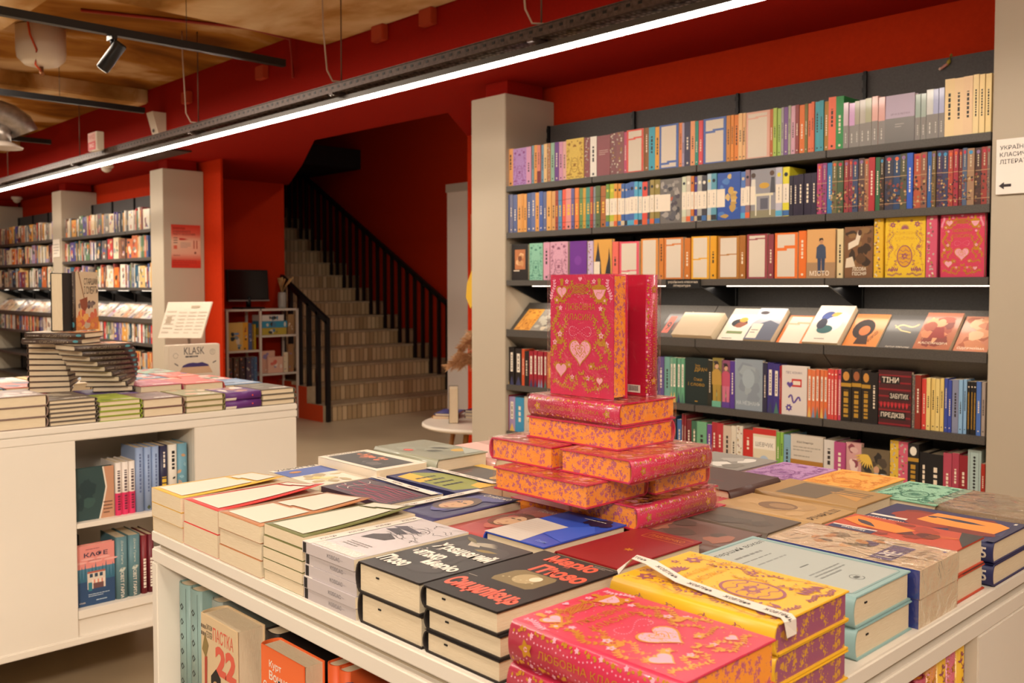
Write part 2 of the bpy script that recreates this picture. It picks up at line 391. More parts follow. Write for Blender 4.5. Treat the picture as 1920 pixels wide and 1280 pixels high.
# ---------------------------------------------------------------- books
# canonical book: lies flat, spine along x = 0, width along +x, height along +y, front cover on top (z = T)
LAY = Matrix.Identity(4)
FACE = Matrix(((1, 0, 0, 0), (0, 0, -1, 0), (0, 1, 0, 0), (0, 0, 0, 1)))      # stands, front cover towards -Y
SPINE = Matrix(((0, 0, 1, 0), (1, 0, 0, 0), (0, 1, 0, 0), (0, 0, 0, 1)))      # stands, spine towards -Y
def TR(x, y, z): return Matrix.Translation((x, y, z))
def RZ(a): return Matrix.Rotation(a, 4, 'Z')
def RX(a): return Matrix.Rotation(a, 4, 'X')
def book_meshes(W, H, T, cov, hard=True, art=None, sart=None, back=None, page=None, curl=0, bulge=None, rough=.45, coat=0, curlk=0, ribbon=0, arot=False):
    cm = cov if not isinstance(cov, str) else M(cov, rough, 0, coat)
    page = page or PAPER
    b = B(); e = .0024 if hard else .0006; o = .003 if hard else 0
    bu = (.0035 if hard else .0) if bulge is None else bulge
    if curl:
        n = 8; k = b.mi(cm)
        def zc(x, y):
            u, v = x/W, y/H
            return T + curl*(u**1.3)*(v**1.6 if curlk == 0 else (1-v)**1.6)
        g = [[(b.bm.verts.new((W*i/n, H*j/n, zc(W*i/n, H*j/n) - e)), b.bm.verts.new((W*i/n, H*j/n, zc(W*i/n, H*j/n)))) for j in range(n+1)] for i in range(n+1)]
        for i in range(n):
            for j in range(n):
                for s_ in (0, 1):
                    f = b.bm.faces.new([g[i][j][s_], g[i+1][j][s_], g[i+1][j+1][s_], g[i][j+1][s_]]); f.material_index = k; f.smooth = True
        for (p, q) in [((i, 0), (i+1, 0)) for i in range(n)] + [((i, n), (i+1, n)) for i in range(n)] + [((0, i), (0, i+1)) for i in range(n)] + [((n, i), (n, i+1)) for i in range(n)]:
            A, C = g[p[0]][p[1]], g[q[0]][q[1]]
            f = b.bm.faces.new([A[0], C[0], C[1], A[1]]); f.material_index = k
        ff = lambda x, y, d: Vector((x*W, y*W, zc(x*W, y*W) + d + .0006))
    else:
        b.box(.0035 if hard else 0, W, 0, H, T-e, T, cm, .0006 if hard else 0)
        ff = lambda x, y, d: Vector((x*W, y*W, T + d))
    b.box(.0035 if hard else 0, W, 0, H, 0, e, cm, .0006 if hard else 0)
    n = 8 if bu > .001 else 2
    def xo(z): return .0035*0 + (.004 if hard else 0) - (bu + (.004 if hard else 0))*math.sin(PI*max(0, min(1, z/T)))**.6 if bu else 0.0
    out = [(xo(T*i/n), T*i/n) for i in range(n+1)]; inn = [(x + e, max(e*.5, min(T-e*.5, z))) for x, z in out]
    poly = out + inn[::-1]
    k = b.mi(cm)
    va = [b.bm.verts.new((x, 0, z)) for x, z in poly]; vb = [b.bm.verts.new((x, H, z)) for x, z in poly]
    m = len(poly)
    for i in range(m):
        f = b.bm.faces.new([va[i], va[(i+1) % m], vb[(i+1) % m], vb[i]]); f.material_index = k; f.smooth = bu > .001 and i < n
    for i in range(n):
        for vv in (va, vb):
            f = b.bm.faces.new([vv[i], vv[i+1], vv[m-2-i], vv[m-1-i]]); f.material_index = k
    a = H/W
    if art and arot: draw(b, art(W/H), lambda x, y, d: ff(y*H/W, (1-x)*H/W, d), .00025)
    elif art: draw(b, art(a) if callable(art) else art, ff, .00025)
    if sart:
        so = []
        for op in sart(H/T):
            if op[0] == 'P' and len(op[1]) == 4 and bu and op[1][1][0] - op[1][0][0] > .3 and op[1][0][1] == op[1][1][1]:
                (xa, ya), (xb, yb) = op[1][0], op[1][2]
                so += [rect(xa+(xb-xa)*q/8, ya, xa+(xb-xa)*(q+1)/8, yb, op[2]) for q in range(8)]
            else: so.append(op)
        draw(b, so, lambda x, y, d: Vector((xo(x*T) - d, y*T, x*T)), .0003)
    if back: draw(b, back(a) if callable(back) else back, lambda x, y, d: Vector((W - x*W, y*W, -d)), .00025)
    p = B(); pm = page
    p.box(e + (.002 if hard else 0), W - o - .0004, o, H - o, e, T - e, pm)
    if ribbon: p.box(W*ribbon, W*ribbon+.006, o-.001, o+.01, T*.62, T*.62+.002, M('0a0a10', .6))
    return b.mesh('cover'), p.mesh('page_block')
def mk_book(meshes, mat, label, group=None, cat='book', name='book', wrap=None):
    r = bpy.data.objects.new(name, None); COL.objects.link(r); r.matrix_world = mat; r.empty_display_size = .03
    tag(r, label, cat, group)
    for nm, me in zip(('cover', 'page_block'), meshes):
        o = bpy.data.objects.new(nm, me); COL.objects.link(o); add(o, r)
    if wrap:
        o = bpy.data.objects.new('shrink_wrap', wrap); COL.objects.link(o); add(o, r); o['label'] = 'clear glossy shrink wrap'
    return r
def film_mat():
    m = bpy.data.materials.new('clear_film'); m.use_nodes = True; nt = m.node_tree
    for n in list(nt.nodes): nt.nodes.remove(n)
    out = nt.nodes.new('ShaderNodeOutputMaterial'); mx = nt.nodes.new('ShaderNodeMixShader'); tr = nt.nodes.new('ShaderNodeBsdfTransparent'); gl = nt.nodes.new('ShaderNodeBsdfGlossy')
    gl.inputs['Roughness'].default_value = .11; gl.inputs['Color'].default_value = (1, .95, .9, 1)
    fr = nt.nodes.new('ShaderNodeLayerWeight'); fr.inputs[0].default_value = .5
    pw = N(nt, 'ShaderNodeMath', operation='POWER'); pw.inputs[1].default_value = 4; L(nt, fr.outputs[1], pw.inputs[0])
    mu = N(nt, 'ShaderNodeMath', operation='MULTIPLY_ADD'); mu.inputs[1].default_value = .85; mu.inputs[2].default_value = .09
    t = N(nt, 'ShaderNodeTexNoise'); t.inputs['Scale'].default_value = 28; t.inputs['Detail'].default_value = 4; t.inputs['Distortion'].default_value = 1.2
    L(nt, mapped(nt, (1, 1, 1)), t.inputs[0]); bp = nt.nodes.new('ShaderNodeBump'); bp.inputs['Strength'].default_value = .55; bp.inputs['Distance'].default_value = .012
    L(nt, t.outputs[0], bp.inputs['Height']); L(nt, bp.outputs[0], gl.inputs['Normal']); L(nt, bp.outputs[0], fr.inputs['Normal'])
    L(nt, pw.outputs[0], mu.inputs[0]); L(nt, mu.outputs[0], mx.inputs[0]); L(nt, tr.outputs[0], mx.inputs[1]); L(nt, gl.outputs[0], mx.inputs[2]); L(nt, mx.outputs[0], out.inputs[0])
    return m
FILM = film_mat()
def film_mesh(W, H, T, seed=1, bu=.0035):
    b = B(); rr = random.Random(seed); e = .0012
    b.box(-bu-e, W+e, -e, H+e, -.0006, T+e*.8, FILM, .0012)
    # raised seam and crumpled corner tufts of the film
    for (x, y) in ((W, 0), (W, H), (0, 0)):
        for q in range(3):
            p = Vector((x + rr.uniform(-.002, .003), y + rr.uniform(-.003, .003), T*rr.uniform(.2, .9)))
            b.face([p, p + Vector((rr.uniform(0, .006), rr.uniform(-.004, .004), rr.uniform(-.01, .01))), p + Vector((rr.uniform(-.004, .004), rr.uniform(-.002, .006), rr.uniform(-.012, .006)))], FILM)
    return b.mesh('shrink_wrap')
ORD = 'zeroth first second third fourth fifth sixth seventh eighth ninth tenth eleventh twelfth thirteenth fourteenth fifteenth sixteenth seventeenth eighteenth nineteenth'.split()
TENS = {2: 'twent', 3: 'thirt', 4: 'fort', 5: 'fift', 6: 'sixt', 7: 'sevent', 8: 'eight', 9: 'ninet'}
def ordn(n):
    if n < 20: return ORD[n]
    t, u = divmod(n, 10)
    return TENS[t] + ('ieth' if u == 0 else 'y-' + ORD[u])
CN = [('black', '141214'), ('charcoal', '3a3638'), ('dark brown', '3c2a1e'), ('brown', '8a5a30'), ('tan', 'b8905c'), ('cream', 'ecd0a0'), ('white', 'e2dace'), ('light grey', 'b4b0aa'), ('grey', '7c7a78'),
      ('navy', '2a2a4c'), ('blue', '3c5ca4'), ('light blue', '80b0d4'), ('slate blue', '5c6490'), ('teal', '3f98a8'), ('sea green', '5f9c84'), ('green', '3c7c48'), ('lime green', 'a4c058'), ('olive', '77703a'),
      ('mustard', 'c9982c'), ('yellow', 'e4c030'), ('orange', 'e08030'), ('coral', 'e06050'), ('peach', 'e0a878'), ('red', 'b42c30'), ('dark red', '741c24'), ('maroon', '88444c'), ('magenta', 'b04070'), ('pink', 'd490a8'),
      ('purple', '643090'), ('lilac', 'b490c4'), ('lavender', 'a8acd4'), ('plum', '5a3450')]
def cname(h):
    a = [int(h[i:i+2], 16) for i in (0, 2, 4)]
    return min(CN, key=lambda c: sum((x - int(c[1][i:i+2], 16))**2 for x, i in zip(a, (0, 2, 4))))[0]

# ---------------------------------------------------------------- setting
def P2(pts, z0, z1, mat, b=None):
    b = b or B(); b.prism([(x, y, z0) for x, y in pts], (0, 0, z1-z0), mat); return b
struct('floor', B().box(-15, 2.5, -2.5, 8.2, -.1, 0, FLOORM))
struct('ceiling', B().box(-15, 2.5, -2.5, 2.9, 2.80, 2.95, CONC))
struct('ceiling_beam', B().box(-4.56, 2.5, -2.5, 2.9, 2.68, 2.84, CONCL, .01))
struct('ceiling_beam', B().box(-15, -4.5, .6, 1.50, 2.68, 2.84, CONCL, .01))
struct('ceiling_beam', B().box(-7.35, -7.0, 1.5, 2.9, 2.70, 2.84, CONCL, .01))
struct('ceiling_beam', B().box(-10.6, -10.1, 1.5, 2.9, 2.70, 2.84, CONCL, .01))
struct('ceiling_soffit', P2([(-15, 2.9), (2.5, 2.9), (2.5, 4.6), (-5.07, 4.6), (-5.07, 4.39), (-4.48, 3.72), (-5.98, 3.70), (-7.27, 4.37), (-8.75, 5.1), (-15, 5.1)], 2.4, 2.95, RED_SHADED))
struct('wall_back', B().box(-3.8, 2.5, 3.66, 3.76, 0, 2.4, RED).box(-15, -7.75, 3.66, 3.76, 0, 2.4, RED).box(-7.75, -7.385, 3.66, 3.68, 0, 2.4, RED))
struct('wall_alcove', B().box(-8.85, -8.75, 3.76, 5.04, 0, 2.4, RED))
struct('wall_stair_near', B().box(-15, -8.76, 5.0, 5.04, 0, 4.4, RED))
struct('wall_stair_far', B().box(-15, 2.5, 7.0, 7.1, 0, 4.4, RED))
struct('wall_stair_end', B().box(-12.6, -12.5, 5.0, 7.0, 0, 4.4, RED))
struct('wall_corridor', P2([(-5.07, 4.49), (-3.4, 4.49), (-3.4, 3.76), (-3.5, 3.76), (-3.5, 4.39), (-5.07, 4.39)], 0, 2.4, RED))
struct('wall_left', B().box(-15.1, -15, -2.5, 5, 0, 2.95, RED))
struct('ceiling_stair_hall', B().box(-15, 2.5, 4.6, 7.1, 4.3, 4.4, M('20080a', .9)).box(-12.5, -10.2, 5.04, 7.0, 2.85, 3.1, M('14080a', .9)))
for i, (x0, x1) in enumerate(((-1.16, .3), (-3.78, -3.513), (-7.96, -7.70), (-10.476, -10.196), (-12.99, -12.71))):
    b = B().box(x0, x1, 3.3, 3.658, 0, 2.5 if i == 0 else 2.318, PILLARM, .003) if i else B().box(x0, x1, 3.3, 3.658, 0, 2.4, PILLARM, .003)
    if i: b.box(x0+.05, x1-.05, 3.36, 3.62, 2.31, 2.4, RED_SHADED)
    struct('pillar', b)

# stairs: thirteen tiled risers climbing to the left
m, nt, bs = nodes('riser_tiles')
br = N(nt, 'ShaderNodeTexBrick'); br.offset = 0; br.inputs['Color1'].default_value = lin('d6ba92'); br.inputs['Color2'].default_value = lin('a88a62'); br.inputs['Mortar'].default_value = lin('6c5438')
br.inputs['Scale'].default_value = 1; br.inputs['Mortar Size'].default_value = .004; br.inputs['Brick Width'].default_value = .058; br.inputs['Row Height'].default_value = .164
tc = nt.nodes.new('ShaderNodeTexCoord'); mp = nt.nodes.new('ShaderNodeMapping'); mp.inputs['Rotation'].default_value = (PI/2, 0, PI/2)
sx = nt.nodes.new('ShaderNodeSeparateXYZ'); cx = nt.nodes.new('ShaderNodeCombineXYZ'); L(nt, tc.outputs['Object'], sx.inputs[0]); L(nt, sx.outputs[1], cx.inputs[0]); L(nt, sx.outputs[2], cx.inputs[1])
L(nt, cx.outputs[0], br.inputs['Vector']); L(nt, br.outputs[0], bs.inputs['Base Color']); bs.inputs['Roughness'].default_value = .5; bump(nt, bs, br.outputs[1], -.4)
RISER = m; TREAD = noise_mat('tread_tiles', 12, [(.3, 'a08a6c'), (.7, 'b8a284')], .5)
b = B(); x = -7.87
for i in range(15):
    z = (i+1)*.164
    b.box(x-.296, x, 5.046, 6.99, z-.164 if i else 0, z-.02, RISER); b.box(x-.31 if i < 14 else x-.296, x+.006, 5.046, 6.99, z-.02, z, TREAD)
    x -= .296
struct('staircase', b)
tag(B().prism([(-7.87, 4.94, 0), (-7.87, 4.94, .164), (-8.166, 4.94, .164), (-8.166, 4.94, .328), (-8.462, 4.94, .328), (-8.462, 4.94, .36), (-8.74, 4.94, .36), (-8.74, 4.94, 0)], (0, .1, 0), TREAD, capmat=M('c0400f', .7)).obj('stair_stringer'), kind='structure')
def railing(xs, y, x0, x1, z0, slope, label, w=.014):
    t = empty('stair_railing', (x0, y, 0), 0, label, 'railing')
    zt = lambda x_: z0 + (x0-x_)*slope
    b = B().prism([(0, -.02, zt(x0)-.03), (0, -.02, zt(x0)+.03), (x1-x0, -.02, zt(x1)+.03), (x1-x0, -.02, zt(x1)-.03)], (0, .04, 0), BLACKM)
    add(b.obj('handrail', t), t)
    for q in xs:
        i = max(0, int((-7.87-q)/.296 + 1)); zb = i*.164
        add(B().box(q-x0-w, q-x0+w, -.02, .02, max(0, zb-.0), zt(q), BLACKM).obj('baluster', t), t)
    return t
railing([-8.0-.149*i for i in range(29)], 6.75, -7.9, -12.3, 1.0, .5552, 'long black steel stair railing climbing beside the dark red wall')
railing([-7.86, -8.03, -8.20, -8.37, -8.55, -8.70], 4.99, -7.84, -8.72, .985, .50, 'short black steel railing at the foot of the tiled stairs', .022)
tag(B().box(-7.12, -6.72, 5.9, 6.25, 0, 2.25, M('efe4da', .5)).prism([(-7.13, 5.89, 2.25), (-6.71, 5.89, 2.25), (-6.71, 6.26, 2.25), (-7.13, 6.26, 2.25)], (0, 0, .08), M('b8aca0', .5)).obj('partition_column'), kind='structure')

# cable tray, LED line, rods
t = empty('cable_tray', (0, 2.4, 2.226), 0, 'long perforated steel cable tray hanging under the red beam', 'cable tray')
TRM = noise_mat('tray_steel', 60, [(.3, '4a3c38'), (.7, '6a5a54')], .45, 0, (1, 1, 1), 3, .5)
b = B(); X0, X1 = -11.5, 1.2
b.box(X0, X1, 0, .004, 0, .036, TRM).box(X0, X1, .10, .104, 0, .036, TRM).box(X0, X1, 0, .104, -.002, .0, TRM).box(X0, X1, -.004, .012, .034, .038, TRM)
for i in range(int((X1-X0)/.05)): b.box(X0+.02+i*.05, X0+.036+i*.05, -.0012, 0, .014, .024, BLACKM)
add(b.obj('tray_channel', t), t)
b = B(); n = int((X1-X0)/.022)
for i in range(n):
    for j in range(3): b.box(X0+i*.022, X0+i*.022+.012, .018+j*.025, .030+j*.025, -.0032, -.002, GALV if (i*7+j*3) % 5 else BLACKM)
add(b.obj('perforations', t), t)
for x in (-8.9, -7.148, -5.211, -3.723, -2.418, -1.0):
    add(B().tube([(x, .05, -.012), (x, .05, .60 if x < -4.56 else .455)], .0035, M('6c5040', .5, .4), 6).obj('hanger_rod', t), t)
    add(B().box(x-.015, x+.015, -.01, .115, -.016, -.004, TRM).obj('cross_bracket', t), t)
t = empty('linear_light', (0, 2.455, 2.18), 0, 'long glowing white LED strip light slung under the cable tray', 'lamp')
add(B().box(X0, X1, -.024, .024, .004, .027, M('5c5854', .4, .5)).obj('housing', t), t)
LEDM = emit('led_diffuser', 'fff2e0', 52)
for a_, c_ in ((-11.4, -9.2), (-9.19, -6.99), (-6.98, -5.2), (-5.19, -3.31), (-3.30, -2.27), (-2.26, -1.2), (-1.19, .9)):
    add(B().box(a_, c_, -.016, .016, -.004, .004, LEDM).obj('diffuser', t), t)
for (px_, y_, z0_, z1_, y2_) in ((-2.44, 2.43, 2.27, 2.68, 2.40), (-3.75, 2.43, 2.27, 2.68, 2.40), (-5.24, 2.43, 2.27, 2.80, 2.40)):
    pts = [(px_-.02, y_-.05, z1_), (px_-.015, y_-.05, z1_-.15), (px_, y_-.04, z0_+.06), (px_+.015, y_-.02, z0_+.01), (px_+.07, y_, z0_)]
    tag(B().tube(pts, .004, M('b8a08c', .5), 6).obj('power_cable'), 'pale cable dropping from the ceiling to the tray above %s' % {-2.44: 'the wall of full shelves', -3.75: 'the stair pillar', -5.24: 'the stair opening'}[px_], 'cable')
for i, (x, y0, y1) in enumerate(((-4.15, -1, 2.4), (-5.86, -1, 2.4), (-7.62, -1, 2.4), (-2.2, -1, 1.75))):
    t = empty('lighting_track', (x, y0, 2.43), 0, ['black ceiling lighting track carrying the tilted spotlight', 'plain black ceiling lighting track between the duct and the spotlight track', 'black ceiling lighting track passing below the round steel duct', 'black ceiling lighting track above the nearest book table'][i], 'lighting track')
    add(B().box(-.017, .017, 0, y1-y0, -.017, .017, BLACKM).obj('rail', t), t)
    for q in (.8, 1.9, 2.9):
        if q < y1-y0: add(B().tube([(0, q, .017), (0, q, .25)], .0015, BLACKM, 5).obj('suspension_wire', t), t)
def spot(x, y, z, rx, ry, label):
    t = empty('spotlight', (x, y, z), 0, label, 'spotlight')
    add(B().box(-.03, .03, -.012, .012, -.02, .0, BLACKM).tube([(0, 0, -.01), (0, 0, -.05)], .008, BLACKM).obj('mount', t), t)
    h = B().lathe([(.026, -.075), (.028, -.07), (.028, .06), (.024, .065)], BLACKM).obj('lamp_head', t, (0, 0, -.085), (rx, ry, 0)); add(h, t)
    add(B().lathe([(.022, -.0765), (.022, -.0755)], emit('lens', 'f4e8d4', 1.6)).obj('lens', h), h)
spot(-4.15, 1.565, 2.413, rad(-25), rad(30), 'black cylindrical spotlight tilted on its ceiling track')
spot(-2.2, 1.62, 2.413, rad(18), rad(20), 'black spotlight with pale lens pointing down over the tables')
t = empty('air_duct', (-7.0, .18, 2.50), 0, 'round ribbed galvanised air duct ending in a pale disc diffuser', 'duct')
b = B(); pr = []
b.tube([(0, q*.1, 0) for q in range(0, 18)] + [(0, 1.76, -.02), (0, 1.83, -.06), (0, 1.86, -.12)], [.088 if i % 3 else .092 for i in range(21)], GALV, 20)
add(b.obj('duct_pipe', t), t)
add(B().lathe([(.05, -.19), (.05, -.08)], GALV, (0, 1.72, 0)).lathe([(.12, -.235), (.125, -.225), (.05, -.19)], M('b0a294', .5), (0, 1.72, 0)).obj('disc_diffuser', t), t)
t = empty('water_tank', (-5.72, 1.76, 2.62), 0, 'white drum hanging below the concrete ceiling with an orange cable over it', 'tank')
add(B().lathe([(.05, -.045), (.09, -.035), (.125, 0), (.13, .04), (.13, .17), (.10, .18)], M('d8c8b4', .5), seg=28).obj('drum', t), t)
add(B().tube([(.10, -.10, .19), (.11, -.09, .10), (.12, -.06, .02), (.06, -.05, -.05), (0, 0, -.07)], .006, M('c84818', .5), 6).obj('orange_cable', t), t)
add(B().tube([(0, 0, -.04), (.0, 0, -.08), (.02, 0, -.09)], .012, M('8a5a38', .4, .7), 6).obj('valve', t), t)
for (p, l) in (((-4.60, 2.72, 2.80), 'red conduit running down the concrete ceiling corner'),):
    tag(B().tube([(-5.2, 1.8, 2.79), (-4.9, 2.6, 2.79), (-4.88, 2.86, 2.77), (-4.88, 2.88, 2.55)], .009, M('9c2410', .5), 6).obj('conduit'), l, 'conduit')
for (x, l) in ((-4.02, 'square red junction box on the red beam over the stairs'), (-3.62, 'second square red junction box on the red beam, beside the power cable'), (-5.25, 'red junction box on the beam near the conduit'), (-6.3, 'small red junction box on the beam beyond the conduit')):
    tag(B().box(x-.05, x+.05, 2.86, 2.9, 2.60, 2.68, M('b03a14', .6), .004).obj('junction_box'), l, 'junction box')
t = empty('emergency_sign', (-6.62, 2.33, 2.25), 0, 'small red and white sign box standing on the cable tray', 'sign')
add(B().box(-.02, .14, 0, .05, 0, .12, M('d8ccb8', .5), .003).obj('sign_box', t), t)
b = B(); draw(b, [rect(0, 0, .14, .055, M('c01810', .5)), rect(0, .055, .14, .115, M('c88878', .5)), ('T', 'ВИХІД', .02, .07, .12, .1, M('a01810', .5), 0), ('T', 'ВИХІД', .03, .015, .11, .042, M('f0d8c8', .5), 0)], planef((-.015, -.001, .002), (1, 0, 0), (0, 0, 1))); add(b.obj('sign_face', t), t)
t = empty('wall_speaker', (-6.75, 2.9, 2.5), 0, 'white slanted speaker box mounted on the red beam', 'speaker')
add(B().prism([(-.05, 0, -.09), (-.05, -.05, -.09), (-.05, -.10, .09), (-.05, 0, .09)], (.11, 0, 0), M('d8cab8', .5)).obj('speaker_body', t), t)
add(B().lathe([(.012, 0), (.012, .004)], BLACKM, (0, 0, 0)).obj('knob', t, (0, -.07, -.04), (PI/2, 0, 0)), t)
for (x, y, l) in ((-8.4, 3.1, 'white dome camera on the red soffit above the far bookshelves'), (-12.2, 3.45, 'small white sensor on the red soffit beyond the far pillar')):
    t = empty('security_camera', (x, y, 2.4), 0, l, 'camera')
    add(B().lathe([(.06, 0), (.062, -.02), (.05, -.035)], M('e0d6c8', .4)).obj('camera_base', t), t)
    add(B().lathe([(.045, -.03), (.04, -.055), (.02, -.07), (.004, -.074)], M('c8beb0', .15, 0, .5)).obj('dome', t), t)
tag(B().box(-7.9, -7.1, 3.0, 3.28, 2.385, 2.4, M('3c2420', .6), .003).obj('ceiling_grille'), 'dark recessed ceiling grille above the pillar with the poster', 'grille')

# ---------------------------------------------------------------- wall shelving
def shelving(x0, x1, bays, zs, lip, label, lights=True):
    t = empty('wall_bookshelf', (x0, 3.3, 0), 0, label, 'bookshelf')
    W = x1-x0; bw = W/bays
    for i in range(bays):
        add(B().box(i*bw+.004, (i+1)*bw-.004, .315, .335, 0, 2.185, PANELM).obj('back_panel', t), t)
    for i in range(bays+1):
        q = min(max(i*bw, .006), W-.006)
        b = B().box(q-.006, q+.006, .30, .315, 0, 2.185, BLACKM)
        for j in range(40): b.box(q-.009, q+.009, .2985, .30, .2+j*.05, .22+j*.05, BLACKM)
        add(b.obj('upright', t), t)
    for z in zs:
        for i in range(bays):
            add(B().box(i*bw+.002, (i+1)*bw-.002, 0, .30, z-.028, z, SHELFM, .0015).obj('shelf', t), t)
    for i in range(bays):
        a, c = i*bw+.002, (i+1)*bw-.002
        b = B(); b.prism([(a, .0, lip), (a, .008, lip), (a, .012, lip-.018), (a, .17, lip+.135), (a, .17, lip+.125), (a, .012, lip-.036), (a, 0, lip-.036)], (c-a, 0, 0), SHELFM)
        b.prism([(a, .0, lip-.036), (a, .012, lip-.036), (a, .10, lip-.10), (a, .095, lip-.105)], (c-a, 0, 0), SHELFM)
        add(b.obj('display_tray', t), t)
        add(B().prism([(a, .02, zs[2]-.028), (a, .29, zs[2]-.028), (a, .29, zs[2]-.13)], (.006, 0, 0), BLACKM).obj('shelf_bracket', t), t)
        if lights:
            add(B().box(a+.08, c-.03, .11, .12, zs[2]-.032, zs[2]-.028, STRIP).obj('strip_light', t), t)
    return t
STRIP = emit('shelf_strip_light', 'fff0dc', 2.2)
ZR = (1.843, 1.605, 1.362, .825, .583, .32)
shelving(-3.511, -1.162, 4, ZR, 1.11, 'dark steel wall bookshelf between the two beige pillars, facing the near table')
ZL = (1.828, 1.585, 1.322, .833, .57, .32)
shelving(-10.194, -7.962, 4, ZL, 1.05, 'dark wall bookshelf between the poster pillar and the small-signed pillar')
shelving(-12.708, -10.478, 4, ZL, 1.05, 'dark wall bookshelf beyond the pillar with a small white sign')
area('shelf_wash', (-2.33, 3.41, 1.326), (2.2, .04), 2.0)
area('shelf_wash', (-9.1, 3.41, 1.287), (2.1, .04), .8)
area('shelf_wash', (-11.6, 3.41, 1.287), (2.1, .04), .8)

